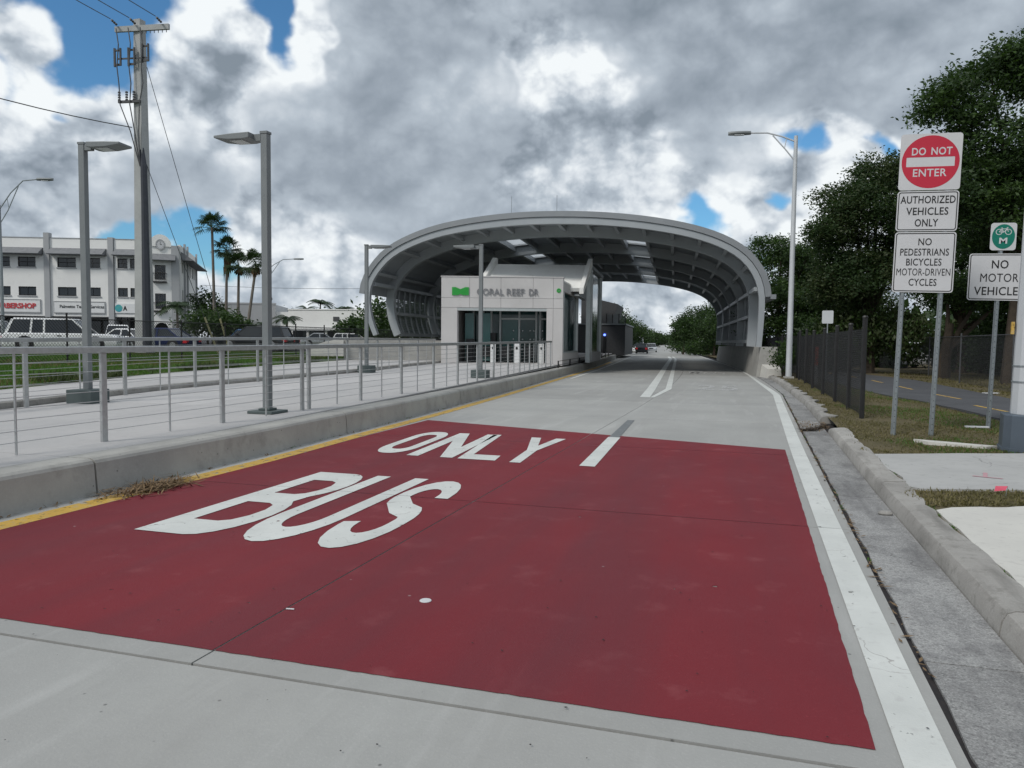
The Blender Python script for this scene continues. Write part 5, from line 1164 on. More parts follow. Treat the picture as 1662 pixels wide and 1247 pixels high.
me = fit(text_mesh('A', 1, .01, .03), .45, .55); me.transform(Matrix.Translation((ux(206), -.135, 4.68)) @ UPRIGHT); put('lettering', setmat(me, 'signblack'), bd)
# chamfered corner with the clock
cc = bpy.data.objects.new('clock_corner', None); COL.objects.link(cc); cc.parent = ob; cc.location = (0.25, .1, 0); cc.rotation_euler = (0, 0, R(14)); cc.scale = (.80, 1, 1)
cw = [(1.05, 2.5, 8.35, 10.05), (1.05, 2.5, 4.95, 6.75)]
facade(cc, .3, 3.55, 0, cw, 3.55, 12.2)
for (x0, x1, z0, z1) in cw:
    window(cc, x0, x1, z0, z1, 0, 4, 2, False, True)
    s_ = MB(); zb = z0-.25
    s_.box((x0-.2, -.42, zb), (x1+.2, -.36, zb+.06)); s_.box((x0-.2, -.42, zb+.95), (x1+.2, -.36, zb+1.0)); s_.box((x0-.2, -.42, zb-.1), (x1+.2, -.002, zb-.01))
    for k in range(13): x = x0-.18+(x1-x0+.36)*k/12; s_.box((x-.015, -.405, zb+.061), (x+.015, -.375, zb+.949))
    for x in (x0-.2, x1+.17): s_.box((x, -.359, zb+.9), (x+.03, -.002, zb+.95))
    part('balcony_rail', s_, 'blackm', cc)
gb = [(.3, 12.2), (3.3, 12.2)]+[(1.85+1.45*math.cos(R(a)), 12.35+1.25*math.sin(R(a))) for a in range(0, 181, 15)]
s_ = MB(); s_.prism(gb, lambda x, z, y: (x, y, z), -.12, .35); part('gable', s_, 'paint', cc)
for (r0, r1, yy, k, nm) in ((.62, .5, -.16, 'pilaster', 'clock_ring'), (.49, 0, -.14, 'signwhite', 'clock_face')):
    me = poly_mesh([ell(r0, r0, 32)]+([ell(r1, r1, 32)] if r1 else []), .02); me.transform(Matrix.Translation((1.85, yy, 12.42)) @ UPRIGHT); put(nm, setmat(me, k), cc)
s_ = MB(); s_.box((1.83, -.18, 12.42), (1.87, -.165, 12.80)); s_.box((1.85, -.186, 12.40), (2.1, -.181, 12.44)); part('clock_hands', s_, 'blackm', cc)
s_ = MB()
for k in range(12): a = R(30*k); s_.box((1.85+.42*math.cos(a)-.02, -.172, 12.42+.42*math.sin(a)-.02), (1.85+.42*math.cos(a)+.02, -.1615, 12.42+.42*math.sin(a)+.02))
part('hour_marks', s_, 'blackm', cc, kind='stuff')
s_ = MB(); s_.prism([(0, 10.6), (-1.0, 10.5), (-1.05, 10.58), (-.1, 11.35), (0, 11.35)], lambda y, z, x: (x, y, z), .2, 3.9); part('tiled_awning', s_, 'tile', cc)
ar = [(.95, OZ-.2), (.95, 2.6)]+[(1.85+.95*-math.cos(R(a)), 2.6+.75*math.sin(R(a))) for a in range(15, 180, 15)]+[(2.8, 2.6), (2.8, OZ-.2)]
s_ = MB(); s_.prism([(.3, OZ-.2), (.94, OZ-.2)]+ar[1:-1][:0]+[(.94, 2.6)]+[(1.87-.93*math.cos(R(a)), 2.6+.75*math.sin(R(a))) for a in range(15, 180, 15)]+[(2.8, 2.6), (2.8, OZ-.2), (3.55, OZ-.2), (3.55, 3.55), (.3, 3.55)], lambda x, z, y: (x, y, z), 0, .3); part('arch_wall', s_, 'paint', cc)
op('entrance', (.5, 1.2, OZ-.2), (3.4, 1.3, 3.5), 'dark', cc)
op('pilaster', (3.3, -.2, OZ-.3), (4.35, .5, 12.35), 'pilaster', cc); op('pilaster', (-.35, -.15, OZ-.3), (.28, .5, 12.3), 'pilaster', cc)
# receding right wing
rwg = bpy.data.objects.new('right_wing', None); COL.objects.link(rwg); rwg.parent = ob; rwg.location = (3.75, 1.0, 0); rwg.rotation_euler = (0, 0, R(101))
W_ = [(x, x+.95, z0, z1) for x in (1.2, 3.4, 6.6, 8.0, 10.4, 12.0) for (z0, z1) in ((9.3, 10.6), (6.1, 7.3), (3.1, 4.2))]
facade(rwg, 0.1, 14.5, 0, W_, OZ-.2, 12.5)
for (p, q, z0, z1) in W_: window(rwg, p, q, z0, z1, 0, 1, 2, False)
s_ = MB(); s_.prism([(0, 10.75), (-1.3, 10.7), (-1.35, 10.8), (-.1, 11.7), (0, 11.7)], lambda y, z, x: (x, y, z), .2, 15.6); part('tiled_awning', s_, 'tile', rwg)
for x in (2.6, 5.2, 14.0): op('pilaster', (x, -.2, OZ-.3), (x+.5, -.003, 12.9), 'pilaster', rwg)

# low shops and grey block
gx, gy_ = LD(-37.5, 112)
gbld = thing('grey_block', 'plain pale grey flat roofed block behind the tall palms', 'building', (gx, gy_, 0), yaw+R(8))
def gp(name, a, b, k, P): s_ = MB(); s_.box(a, b); return part(name, s_, k, P)
gp('wall', (-6, 0, .5), (2.5, 12, 6.6), 'pilaster', gbld); gp('wall', (2.51, .5, .5), (8.0, 12, 5.6), 'paint', gbld); gp('parapet', (-6.05, -.05, 6.603), (2.55, .3, 6.85), 'pilaster', gbld)
s_ = MB(); s_.tube([(1.5, 1, 6.6), (1.5, 1, 7.3)], .05, 6); s_.ball((1.5, 1, 7.5), (.4, .15, .4), 8, 5); part('roof_vent', s_, 'hardware', gbld)
for k in range(3): s_ = MB(); s_.box((3.4+k*1.5, .42, 3.9), (4.2+k*1.5, .495, 4.3)); part('window', s_, 'winglass', gbld)
hx, hy = LD(-28.6, 105)
sh = thing('shop_row', 'low white shop row with dark shop signs left of the canopy', 'building', (hx, hy, 0), yaw-R(7))
gp('wall', (-2.5, 0, 2.9), (13.6, .3, 5.6), 'paint', sh); gp('roof_edge', (-2.55, -.08, 5.603), (13.65, .4, 5.75), 'paint', sh); gp('shop_front', (-2.5, 1.5, .5), (13.6, 1.6, 2.9), 'winglass', sh); gp('canopy_strip', (-2.5, -.9, 2.75), (13.6, -.01, 2.95), 'pilaster', sh); gp('block', (-2.5, 1.61, .5), (13.6, 14, 5.5), 'paint', sh)
for k in range(7): gp('column', (-2.2+k*2.6, -.7, .5), (-1.9+k*2.6, -.4, 2.74), 'paint', sh)
for x, s, w in ((4.1, 'FISH', .9), (6.9, 'PHARMACY', 1.5), (10.4, 'salon', 1.6)):
    pass
for x, w, h in ((4.4, .85, .6), (7.2, 1.5, .35), (10.6, 1.5, .5)):
    b_ = gp('shop_sign', (x-w/2, -.1, 4.1), (x+w/2, -.003, 4.1+h), 'hardware', sh)

# ------------------------------------------------------------------ palms
def fan_palm(label, base, h, lean, crown=1.5, skirt=0., group='tall fan palms by the office'):
    T = thing('fan_palm', label, 'palm tree', base, yaw, group)
    s_ = MB(); top = Vector((lean, 0, h)); s_.tube([(0, 0, -.2), (lean*.25, 0, h*.35), (lean*.65, 0, h*.7), tuple(top)], [.24, .17, .15, .14], 8); part('trunk', s_, 'palmbark', T, smooth=True)
    V_ = []
    def fan(c, d_, r, nb=15):
        d_ = d_.normalized(); sd_ = d_.cross(Vector((0, 0, 1))); sd_ = sd_.normalized() if sd_.length > .01 else Vector((1, 0, 0)); nn = sd_.cross(d_)
        for k in range(nb):
            a = R(-115+230*k/(nb-1)); q = d_*math.cos(a)+sd_*math.sin(a)
            tip = c+q*r*random.uniform(.85, 1.1)-Vector((0, 0, r*.22*(1+abs(math.sin(a)))))+nn*r*.05; w_ = (d_*-math.sin(a)+sd_*math.cos(a))*r*.06
            mid = c+q*r*.55
            V_.extend([c, mid-w_, tip, mid+w_])
    for k in range(28):
        el = R(random.uniform(-30, 85)); az = random.uniform(0, 2*math.pi); d_ = Vector((math.cos(az)*math.cos(el), math.sin(az)*math.cos(el), math.sin(el)))
        c = top+d_*crown*random.uniform(.55, .8); V_.extend([top-Vector((0, 0, .1)), top+Vector((.03, .03, 0)), c+Vector((.02, .0, .02)), c]); fan(c, d_+Vector((0, 0, -.15)), crown*.62)
    put('crown', quads_mesh('crown', np.array([tuple(v) for v in V_]), 'frond'), T)
    if skirt:
        V_ = []
        for k in range(46):
            az = random.uniform(0, 6.3); z0 = h-random.uniform(.1, skirt*.6); d_ = Vector((math.cos(az), math.sin(az), 0)); c = Vector((lean*(z0/h), 0, z0)); r = random.uniform(.5, 1.0)
            e = c+d_*r*.55-Vector((0, 0, skirt*random.uniform(.45, .75))); w_ = Vector((-d_.y, d_.x, 0))*.16; V_.extend([c, c+d_*r*.5-Vector((0, 0, .25))-w_, e, c+d_*r*.5-Vector((0, 0, .25))+w_])
        put('dead_skirt', quads_mesh('dead_skirt', np.array([tuple(v) for v in V_]), 'deadfrond'), T)
    return T
def pd(px, d): return LD((px-831)/1230*d, d)
fan_palm('tallest fan palm, leftmost of the group by the office', (*pd(349, 90), .7), 13.9, -.2, 1.75)
fan_palm('fan palm with hanging brown skirt right of the tallest one', (*pd(367, 92), .7), 11.5, .2, 1.7, 3.2)
fan_palm('fan palm with straight trunk, third of the group from the left', (*pd(386, 90), .7), 9.3, .2, 1.65, .9)
fan_palm('fan palm with curved trunk, rightmost of the group', (*pd(400, 88), .7), 9.4, 1.2, 1.7, 1.2)
def feather_palm(label, base, h, fr=2.2, n=16, cat='palm tree', group='small feather palms', tk=.14):
    T = thing('feather_palm', label, cat, base, random.uniform(0, 6), group); s_ = MB(); s_.tube([(0, 0, -.2), (.05, 0, h*.5), (0, 0, h)], [tk*1.2, tk, tk*.8], 7); part('trunk', s_, 'palmbark', T, smooth=True)
    V_ = []
    for k in range(n):
        az = 2*math.pi*k/n+random.uniform(-.2, .2); e0 = random.uniform(.35, 1.35); d_ = Vector((math.cos(az), math.sin(az), 0)); sd_ = Vector((-d_.y, d_.x, 0)); m_ = 14
        P_ = [Vector((0, 0, h))+d_*fr*t_*math.cos(e0*(1-t_*.6))+Vector((0, 0, fr*(t_*math.sin(e0)-.75*t_*t_))) for t_ in np.linspace(0, 1, m_)]
        for i in range(1, m_):
            ll = fr*.28*math.sin(math.pi*(i/m_)*.8+.45)
            for sg_ in (-1, 1):
                a_ = P_[i]; b_ = a_+sd_*sg_*ll+d_*ll*.35-Vector((0, 0, ll*.55)); V_.extend([P_[i-1], (P_[i-1]+b_)*.5+Vector((0, 0, .04)), b_, a_])
    put('crown', quads_mesh('crown', np.array([tuple(v) for v in V_]), 'frond'), T); return T
feather_palm('small feather palm beside the office entrance arch', (*pd(288, 78), .8), 3.9, 2.2, 14)
feather_palm('small feather palm before the low shops, behind the middle lamp', (*pd(466, 92), .7), 3.2, 2.0, 13)
feather_palm('short feather palm left of the middle lamp by the white block', (*pd(426, 98), .7), 2.6, 1.5, 11)
for k, (px, d, h, fr, lab) in enumerate(((420, 135, 6.4, 2.6, 'far feather palm peeping over the white block'), (497, 140, 6.4, 2.6, 'far palm at the left end of the row behind the shops'), (520, 132, 7.2, 2.6, 'far tallest palm in the row behind the shops'),
                                         (560, 130, 6.0, 2.3, 'far palm behind the right end of the shops'), (612, 120, 9.5, 2.6, 'palm glimpsed between lamp post and canopy edge'))):
    feather_palm(lab, (*pd(px, d), .5), h, fr, 15, group='palms behind the shops')

# ------------------------------------------------------------------ trees
def small_tree(label, px, d, h, r, z=.7, kinds=('leafA', 'leafB'), n_cl=70, per=40, group='small trees', leaf=.32, name='small_tree', flat=.75, cz=.62):
    lob = [(0, 0, h*cz, r, r, h*.36*flat/.75), (r*.5, .2, h*(cz-.08), r*.7, r*.7, h*.26), (-r*.5, -.2, h*(cz-.02), r*.7, r*.7, h*.28)]
    return tree(name, label, (*pd(px, d), z), h, lob, kinds, n_cl, per, .3*r/1.5, leaf, .12, group)
small_tree('bushy green tree at the right corner of the office', 345, 84, 4.6, 3.0, n_cl=110, cz=.55); small_tree('taller dark tree behind the bushy one at the office corner', 337, 93, 7.0, 1.9); small_tree('bushy green tree under the right palms', 376, 82, 3.6, 2.1, n_cl=90)
for k, (px, d, h, r, lab) in enumerate(((456, 140, 6.2, 5.0, 'round dark tree behind the shops, left'), (537, 138, 6.5, 4.5, 'round dark tree behind the shops, middle'), (505, 145, 5.5, 6.0, 'wide low tree behind the shops'), (596, 95, 4.0, 3.2, 'dark tree between lamp post and canopy foot'), (660, 80, 5.4, 4.4, 'dark tree seen through the left louvre screen'), (710, 85, 5.2, 4.2, 'dark tree seen through the rear louvre screen'))):
    small_tree(lab, px, d, h, r, .5, n_cl=90, per=36, leaf=.45, group='trees behind the shops')
big = 'large trees along the bicycle path'
def lobes(spec): return spec
def shade(label, px, d, ytop, spec, n_cl, per, kinds=('leafA', 'leafB'), leaf=.17, group=big, name='shade_tree'):
    n_cl = int(n_cl*1.9)
    """crown lobes given as (metres right, metres nearer, metres below the top, radius across, radius up)"""
    h = (562-ytop)/1230*d+EYE; rt = Vector((math.cos(yaw), math.sin(yaw), 0)); fw = Vector((-math.sin(yaw), math.cos(yaw), 0)); L_ = []
    for (r_, n_, b_, ra, ru) in spec:
        q = rt*r_-fw*n_; L_.append((q.x, q.y, h-b_-ru, ra, ra*.9, ru))
    K_ = []
    for (x, y, z, ra, rb, rc) in L_:
        K_.append((x, y, z, ra*.82, rb*.82, rc*.82))
        for _ in range(5):
            v = Vector((random.gauss(0, 1), random.gauss(0, 1), random.gauss(.25, .7))).normalized(); k = random.uniform(.30, .48)
            K_.append((x+v.x*ra*.78, y+v.y*rb*.78, z+v.z*rc*.80, ra*k, rb*k, rc*k*.8))
    T = tree(name, label, (*pd(px, d), .1), h, L_, kinds, 4, 4, .3, leaf, .28, group)
    for o in list(T.children):
        if o.name.startswith('crown'): bpy.data.objects.remove(o)
    P_ = crown_points(K_, n_cl, per, .30, .6); P_ = P_[P_[:, 2] > .6]; f = rng.random(len(P_)); lum = np.sin(P_[:, 0]*1.7+P_[:, 2]*1.3)+np.sin(P_[:, 1]*2.1-P_[:, 2]*1.9)
    idx = f+.18*lum < .62
    put('crown', quads_mesh('crown', tri_cloud(P_[idx], leaf, .25, aspect=.42), kinds[0]), T); put('crown', quads_mesh('crown', tri_cloud(P_[~idx], leaf, .25, aspect=.42), kinds[1]), T)
    return T
shade('largest dark tree at the right edge, rising above the sign posts', 1640, 30, 62, [(.3, 0, 0, 2.2, 1.5), (-1.5, .3, 1.0, 2.0, 1.3), (-3.0, .2, 2.3, 1.6, .9), (2.6, 0, .4, 2.6, 1.8), (-1.0, .6, 3.2, 2.8, 1.7), (-2.6, .4, 4.6, 2.0, 1.5), (1.8, .6, 3.6, 2.8, 1.8), (-.4, .6, 6.0, 3.0, 1.6), (3.5, 0, 6.2, 3.0, 1.8)], 620, 85)
shade('dark tree left of the DO NOT ENTER sign with rounded top', 1408, 40, 248, [(.3, 0, 0, 1.7, 1.3), (-1.5, .2, 1.5, 1.6, 1.3), (1.6, 0, .8, 1.7, 1.4), (-.6, .6, 2.4, 2.2, 1.6), (-2.0, .3, 3.6, 1.6, 1.4), (1.8, .4, 3.2, 2.0, 1.7), (-.5, .6, 5.0, 2.6, 1.5), (-1.8, 0, 6.2, 1.8, 1.3)], 460, 80, ('leafA', 'leafC'))
shade('dark tree behind the right shoulder of the canopy', 1262, 52, 384, [(0, 0, 0, 2.2, 1.5), (-1.9, 0, .8, 1.9, 1.4), (1.9, 0, .3, 2.2, 1.6), (0, .4, 2.6, 3.2, 1.8), (2.2, 0, 3.0, 2.6, 1.9), (0, .4, 5.0, 3.6, 1.6)], 330, 70, leaf=.19)
shade('tall dark tree filling the gap right of the street lamp', 1345, 56, 388, [(0, 0, 0, 2.6, 1.7), (2.6, 0, .6, 2.6, 1.8), (-2.2, 0, 1.4, 2.4, 1.8), (0, .4, 3.2, 4.2, 2.0), (3.0, 0, 3.8, 2.6, 1.8), (0, 0, 5.6, 4.2, 1.6)], 340, 70, ('leafA', 'leafC'), .2)
shade('lower dark tree behind the stacked road signs', 1560, 42, 330, [(0, 0, 0, 2.6, 1.7), (2.4, 0, .4, 2.4, 1.6), (-1.6, 0, 1.6, 1.8, 1.4), (.6, .3, 3.0, 3.0, 1.7), (2.6, 0, 4.2, 2.6, 1.6)], 300, 76, leaf=.17)
shade('dark tree behind the bicycle sign at the right edge', 1690, 38, 300, [(0, 0, 0, 2.8, 1.9), (-2.0, 0, 1.4, 2.2, 1.5), (0, .3, 3.4, 3.4, 1.8), (-2.2, .3, 4.6, 1.9, 1.2), (2, 0, 5, 3, 1.6)], 300, 76, leaf=.17)
shade('dark low branched tree close behind the wire fence', 1530, 35, 440, [(0, 0, 0, 1.7, .9), (1.8, 0, .3, 1.8, .9), (3.4, 0, .1, 1.8, 1.0)], 130, 80, leaf=.15)
# shrub with drooping grassy foliage
tree('shrub', 'pale olive feathery shrub above the black fence', (6.3, 44, .1), 4.0, [(0, 0, 2.4, 2.5, 2.0, 1.5), (2.0, 0, 2.0, 1.9, 1.7, 1.3), (-1.3, 0, 1.9, 1.4, 1.5, 1.2)], ('leafC', 'leafB'), 190, 60, .3, .20, .08, 'shrubs by the bicycle path', 'shrub', 1.3)
tree('shrub', 'small leafy shrub at the near end of the barrier wall', (1.95, 37.2, .1), 1.9, [(0, 0, 1.1, .5, .6, .7), (.3, .4, .9, .5, .6, .6)], ('leafB', 'leafA'), 50, 40, .16, .12, .03, 'shrubs by the bicycle path', 'shrub', .4)
for k, (x, y, w, h, lab) in enumerate(((12.0, 30.0, 2.6, 2.3, 'dark shrub behind the bicycle sign post'), (17.5, 47, 4, 3.0, 'dark shrub under the big trees behind the road signs'), (8.3, 66, 4, 3.2, 'dark shrub far behind the black fence'), (4.6, 46, 1.9, 2.6, 'dark shrub beside the barrier wall'), (20.5, 36, 4.5, 3.4, 'dark shrub at the right edge under the trees'), (5.2, 60, 2.6, 3.2, 'dark shrub at the back beside the canopy wall'))):
    tree('shrub', lab, (x, y, .1), h, [(0, 0, h*.5, w, 1.6, h*.45), (w*.4, .4, h*.45, w*.6, 1.5, h*.45)], ('leafA', 'leafA'), 120, 52, .35, .24, .07, 'shrubs by the bicycle path', 'shrub')
for k, (px, d, w, h, lab) in enumerate(((1425, 50, 1.3, 2.6, 'dark shrub left of the white car behind the wire fence'), (1552, 46, 1.5, 2.2, 'dark shrub right of the white car behind the wire fence'), (1590, 42, 2.4, 2.9, 'dark shrub between the two road sign posts and the bicycle sign post'), (1650, 38, 2.2, 2.8, 'dark shrub just left of the big pole behind the wire fence'), (1380, 54, 2.4, 3.6, 'tall dark shrub behind the feathery shrub'))):
    tree('shrub', lab, (*pd(px, d), .1), h, [(0, 0, h*.5, w, 1.4, h*.48), (w*.4, .4, h*.42, w*.6, 1.2, h*.42)], ('leafA', 'leafA'), 130, 60, .32, .19, .07, 'shrubs by the bicycle path', 'shrub')
# far trees along the road beyond the canopy
fr_ = 'trees along the far road'
for k, (px, d, h, r, lab) in enumerate(((1158, 92, 7.6, 2.3, 'dark roadside tree just right of the canopy opening'), (1128, 100, 7.0, 2.2, 'rounded roadside tree framed by the canopy opening'), (1108, 106, 5.9, 1.4, 'feathery roadside tree leftmost in the right hand row'), (1105, 150, 4.6, 1.8, 'lower far roadside tree at the end of the right row'),
                                      (1190, 84, 7.2, 2.6, 'dark tree hidden behind the right canopy wall'), (1012, 105, 5.6, 2.4, 'dark tree behind the dark platform shelter'), (1030, 130, 5.4, 2.4, 'dark tree left of the far road'), (1048, 170, 5.0, 2.6, 'lower dark tree left of the far road'), (1062, 240, 4.6, 3, 'tiny dark tree at the far left of the road end'), (990, 100, 6.8, 2.6, 'dark tree just left above the platform shelter'), (1092, 300, 5.0, 3, 'tiny roadside tree where the right row ends'), (1076, 420, 5.5, 7, 'farthest tree mass at the end of the road'))):
    small_tree(lab, px, d, h, r, 0, ('leafA', 'leafB'), 130 if d < 120 else 80, 56, fr_, .26*max(1, d/110), 'roadside_tree', cz=.56)
for k, (px, d, h, lab) in enumerate(((1150, 96, 2.2, 'low hedge shrub below the right roadside trees'), (1120, 112, 2.2, 'low hedge shrub farther along the right roadside'))):
    tree('shrub', lab, (*pd(px, d), 0), h, [(0, 0, h*.5, 3.2, 3, h*.5)], ('leafA', 'leafB'), 80, 44, .4, .3, .05, fr_, 'shrub')
wd = crown_points([(x, y, 3.0, 22, 14, 3.2) for x, y in [LD(l, d) for l, d in ((-160, 330), (-110, 340), (-60, 350), (-20, 380), (150, 400), (190, 330), (160, 380), (210, 340), (120, 200), (120, 150), (75, 110), (60, 85), (52, 66))]], 900, 24, 1.6)
o_ = put('distant_wood', quads_mesh('distant_wood', tri_cloud(wd[wd[:, 2] > .1], 1.1), 'leafA')); o_['kind'] = 'stuff'

# ------------------------------------------------------------------ grass, litter and small things
def blades(name, P_, h, w, k, lean=.5, nz=.15):
    n = len(P_); az = rng.uniform(0, 6.283, n); hh = h*rng.uniform(.5, 1.3, n); d_ = np.stack([np.cos(az), np.sin(az), np.zeros(n)], 1); ln = rng.uniform(.1, lean, n)*hh
    s_ = np.stack([-d_[:, 1], d_[:, 0], np.zeros(n)], 1)*w; tip = P_+d_*ln[:, None]; tip[:, 2] += hh*np.clip(1-ln/hh*.5, .2, 1); mid = (P_+tip)*.5; mid[:, 2] += hh*.08
    v = np.stack([P_, mid-s_, tip, mid+s_], 1).reshape(-1, 3); o = put(name, quads_mesh(name, v, k)); o['kind'] = 'stuff'; return o
def scatter(n, fx, fy, keep):
    x, y = fx(n), fy(n); z, ok = keep(x, y); return np.stack([x, y, z], 1)[ok]
xgv = np.vectorize(lambda y: XG(min(y, 41))); pnv = np.vectorize(lambda y: interp(PN, y)); pfv = np.vectorize(lambda y: interp(PF, y))
def vkeep(x, y):
    z = np.array([vz(a, b) for a, b in zip(x, y)]); ok = (x > xgv(y)+.14+.12*np.sin(y*3.7)**2) & ((x < pnv(y)+.05) | (x > pfv(y)-.02))
    lo = 11.55+(x-1.8)*.40; strip_ = ((y > 7.98+(x-1.8)*.36) & (y < 8.80+(x-1.8)*.30)); ok &= (y > lo) | strip_
    ok &= ~((x > 2.75) & (x < 3.7) & (y > 12.85) & (y < 13.35)); z = np.where(y < 12.6, .112, z)
    pn = np.sin(x*1.9+y*1.1)+np.sin(x*.7-y*1.7)+rng.normal(size=len(x))*.5
    return z, ok & (pn > -1.2)
U_ = lambda a, b: (lambda n: rng.uniform(a, b, n)); YB = lambda a, b: (lambda n: a+(b-a)*rng.random(n)**1.8)
P1 = scatter(90000, U_(1.5, 6.5), YB(7.8, 36), vkeep); blades('dry_grass', P1, .055, .006, 'dryblade', 1.6)
P1 = scatter(42000, U_(1.7, 7.0), YB(7.8, 32), lambda x, y: (lambda z, ok: (z, ok & (np.sin(x*1.4+2)+np.sin(y*.9+x) > .1)))(*vkeep(x, y))); blades('green_grass', P1, .06, .006, 'blade', 1.2)
P1 = scatter(20000, U_(7, 13), YB(20, 46), vkeep); blades('verge_grass', P1, .10, .012, 'dryblade', 1.2)
lkeep = lambda x, y: (np.array([lz(a, b) for a, b in zip(x, y)]), x < np.vectorize(XS)(y)-.02)
P1 = scatter(150000, U_(-31, -15), YB(4, 42), lkeep); blades('lawn_grass', P1, .15, .010, 'blade', 1.1)
P1 = scatter(90000, U_(-31, -15), YB(4, 42), lambda x, y: (lambda z, ok: (z, ok & (np.sin(x*.8+1)+np.sin(y*.6-x*.3)+.5*np.sin(x*2.9+y*2.1) > .2)))(*lkeep(x, y))); blades('dry_lawn_grass', P1, .16, .011, 'dryblade', 1.0)
P1 = np.array([(XS(y)-abs(random.gauss(.15, .35)), y, 0) for y in np.random.default_rng(21).uniform(5, 40, 9000) if math.sin(y*.9)+math.sin(y*2.7)+random.gauss(0, .5) > .1]); P1[:, 2] = [lz(a, b) for a, b in P1[:, :2]]
blades('tall_weeds', P1, .30, .012, 'leafC', 1.0)
# heap of dead leaves and twigs on the yellow line
n = 560; c = np.stack([-6.10+rng.normal(size=n)*.13, 6.72+rng.normal(size=n)*.26, np.abs(rng.normal(size=n))*.020+.012], 1); c[:, 0] = np.maximum(c[:, 0], -6.33)
a = rng.normal(size=(n, 3)); a[:, 2] *= .22; a /= np.linalg.norm(a, axis=1)[:, None]; b = np.cross(a, [0, 0, 1.]); b /= np.linalg.norm(b, axis=1)[:, None]; l = rng.uniform(.05, .16, n)[:, None]
o_ = put('leaf_litter', quads_mesh('leaf_litter', np.stack([c-a*l, c-b*.009, c+a*l, c+b*.009], 1).reshape(-1, 3), 'litter')); o_['kind'] = 'stuff'
n = 420; c = np.stack([rng.uniform(1.18, 1.75, n), 16.3+rng.normal(size=n)*.45, np.full(n, .012)+np.abs(rng.normal(size=n))*.01], 1)
extra_ = np.stack([xleft(8)+.06+np.abs(rng.normal(size=500))*.05, rng.uniform(2, 30, 500), np.full(500, .012)], 1); extra2 = np.stack([1.0+rng.normal(size=380)*.03, rng.uniform(4, 24, 380), np.full(380, .01)], 1)
extra_[:, 0] = [xleft(y)+.03+abs(random.gauss(0, .05)) for y in extra_[:, 1]]; extra2[:, 0] = [xright(y)+random.gauss(0, .025) for y in extra2[:, 1]]
c = np.concatenate([c, extra_, extra2]); n = len(c); a = rng.normal(size=(n, 3)); a[:, 2] *= .15; a /= np.linalg.norm(a, axis=1)[:, None]; b = np.cross(a, [0, 0, 1.]); b /= np.linalg.norm(b, axis=1)[:, None]; l = rng.uniform(.012, .05, n)[:, None]
o_ = put('gutter_litter', quads_mesh('gutter_litter', np.stack([c-a*l, c-b*l*.25, c+a*l, c+b*l*.25], 1).reshape(-1, 3), 'litter')); o_['kind'] = 'stuff'
n = 260; c = np.stack([rng.uniform(-5, .9, n), rng.uniform(2.2, 12, n), np.full(n, .012)], 1); a = rng.normal(size=(n, 3)); a[:, 2] = 0; a /= np.linalg.norm(a, axis=1)[:, None]; b = np.cross(a, [0, 0, 1.]); l = rng.uniform(.003, .011, n)[:, None]
o_ = put('road_grit', quads_mesh('road_grit', np.stack([c-a*l, c-b*l*.7, c+a*l, c+b*l*.7], 1).reshape(-1, 3), 'joint')); o_['kind'] = 'stuff'
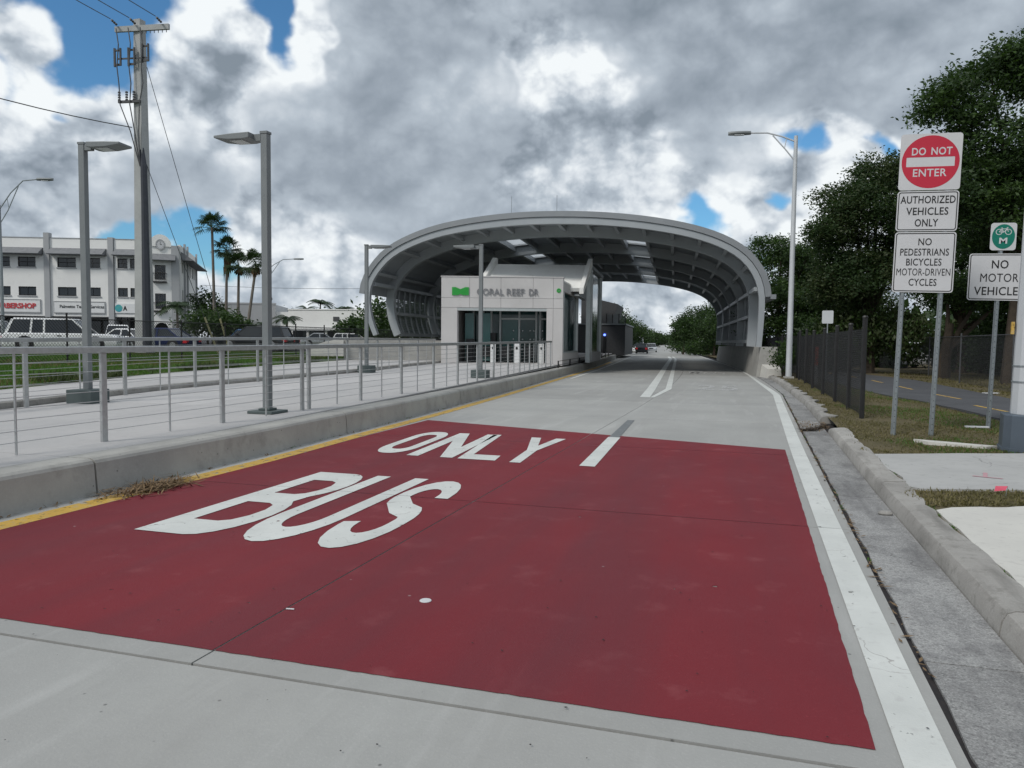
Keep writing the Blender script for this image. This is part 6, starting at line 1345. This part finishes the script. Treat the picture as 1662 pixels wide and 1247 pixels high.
# weeds in the joints behind the kerb and along the gutter, dark debris swept across the gutter by the inlet
P1 = np.concatenate([np.array([(XG(y)+.275+random.gauss(0, .012), y, .11) for y in np.random.default_rng(3).uniform(3.5, 12, 900) if math.sin(y*4.3)+math.sin(y*9.1) > -.2]),
                     np.array([(xright(y)+random.gauss(.01, .01), y, -.01) for y in np.random.default_rng(4).uniform(6, 30, 700) if math.sin(y*2.3)+math.sin(y*7.1) > .5]),
                     np.array([(xleft(y)+.02+abs(random.gauss(0, .015)), y, .0) for y in np.random.default_rng(8).uniform(3, 30, 500) if math.sin(y*1.9)+math.sin(y*5.3) > .4])])
blades('joint_weeds', P1, .035, .004, 'blade', 1.2)
n = 520; t_ = rng.uniform(0, 1, n); c = np.stack([1.14+.55*t_+rng.normal(size=n)*.02, 15.4+1.0*t_*t_+rng.normal(size=n)*.10, .006+np.abs(rng.normal(size=n))*.012], 1); a = rng.normal(size=(n, 3)); a[:, 2] *= .2; a /= np.linalg.norm(a, axis=1)[:, None]; b = np.cross(a, [0, 0, 1.]); b /= np.linalg.norm(b, axis=1)[:, None]; l = rng.uniform(.015, .06, n)[:, None]
o_ = put('inlet_debris', quads_mesh('inlet_debris', np.stack([c-a*l, c-b*l*.3, c+a*l, c+b*l*.3], 1).reshape(-1, 3), 'bark')); o_['kind'] = 'stuff'
st_ = MB(); st_.ball((0, 0, .02), (.07, .05, .028), 9, 6); tag(put('stone', st_.mesh('stone', 'curb', smooth=True), None, (1.40, 8.05, -.01)), 'small pale stone lying in the gutter by the kerb', 'stone')
# small things
s_ = MB(); s_.tube([(0, 0, 0), (0, 0, .003), (0, 0, .006)], [.038, .038, .034], 16); tag(put('flattened_cap', s_.mesh('flattened_cap', 'signwhite'), None, (-1.86, 4.35, .005)), 'small round white disc lying on the red paint', 'disc')
s_ = MB(); s_.tube([(0, 0, .010), (.05, .008, .010)], .0045, 8); tag(put('cigarette_end', s_.mesh('cigarette_end', 'signwhite'), None, (-2.6, 3.94, .0)), 'tiny white cigarette end on the red paint by the centre joint', 'cigarette end')
fl_ = thing('marking_flag', 'small pink marking flag in the grass strip right of the kerb', 'flag', (2.62, 8.75, .10))
s_ = MB(); s_.tube([(0, 0, 0), (.02, 0, .13)], .003, 5); part('wire_stem', s_, 'galv', fl_); s_ = MB(); s_.hexa([(.0, 0, .085), (-.09, .03, .065), (-.09, .033, .065), (.0, .003, .085), (.02, 0, .13), (-.08, .03, .12), (-.08, .033, .12), (.02, .003, .13)]); part('flag_sheet', s_, 'pink', fl_)
s_ = MB(); s_.box((-.25, -.05, 0), (.25, .05, .04)); tag(put('white_plank', s_.mesh('white_plank', 'signwhite', .005), None, (7.55, 27.0, .15), R(20)), 'white plank lying at the far side of the bicycle path', 'plank')
s_ = MB(); s_.box((-.2, -.04, 0), (.2, .04, .03)); tag(put('white_plank', s_.mesh('white_plank', 'signwhite', .005), None, (4.25, 15.9, .13), R(8)), 'white plank lying in the grass left of the bicycle sign post', 'plank')
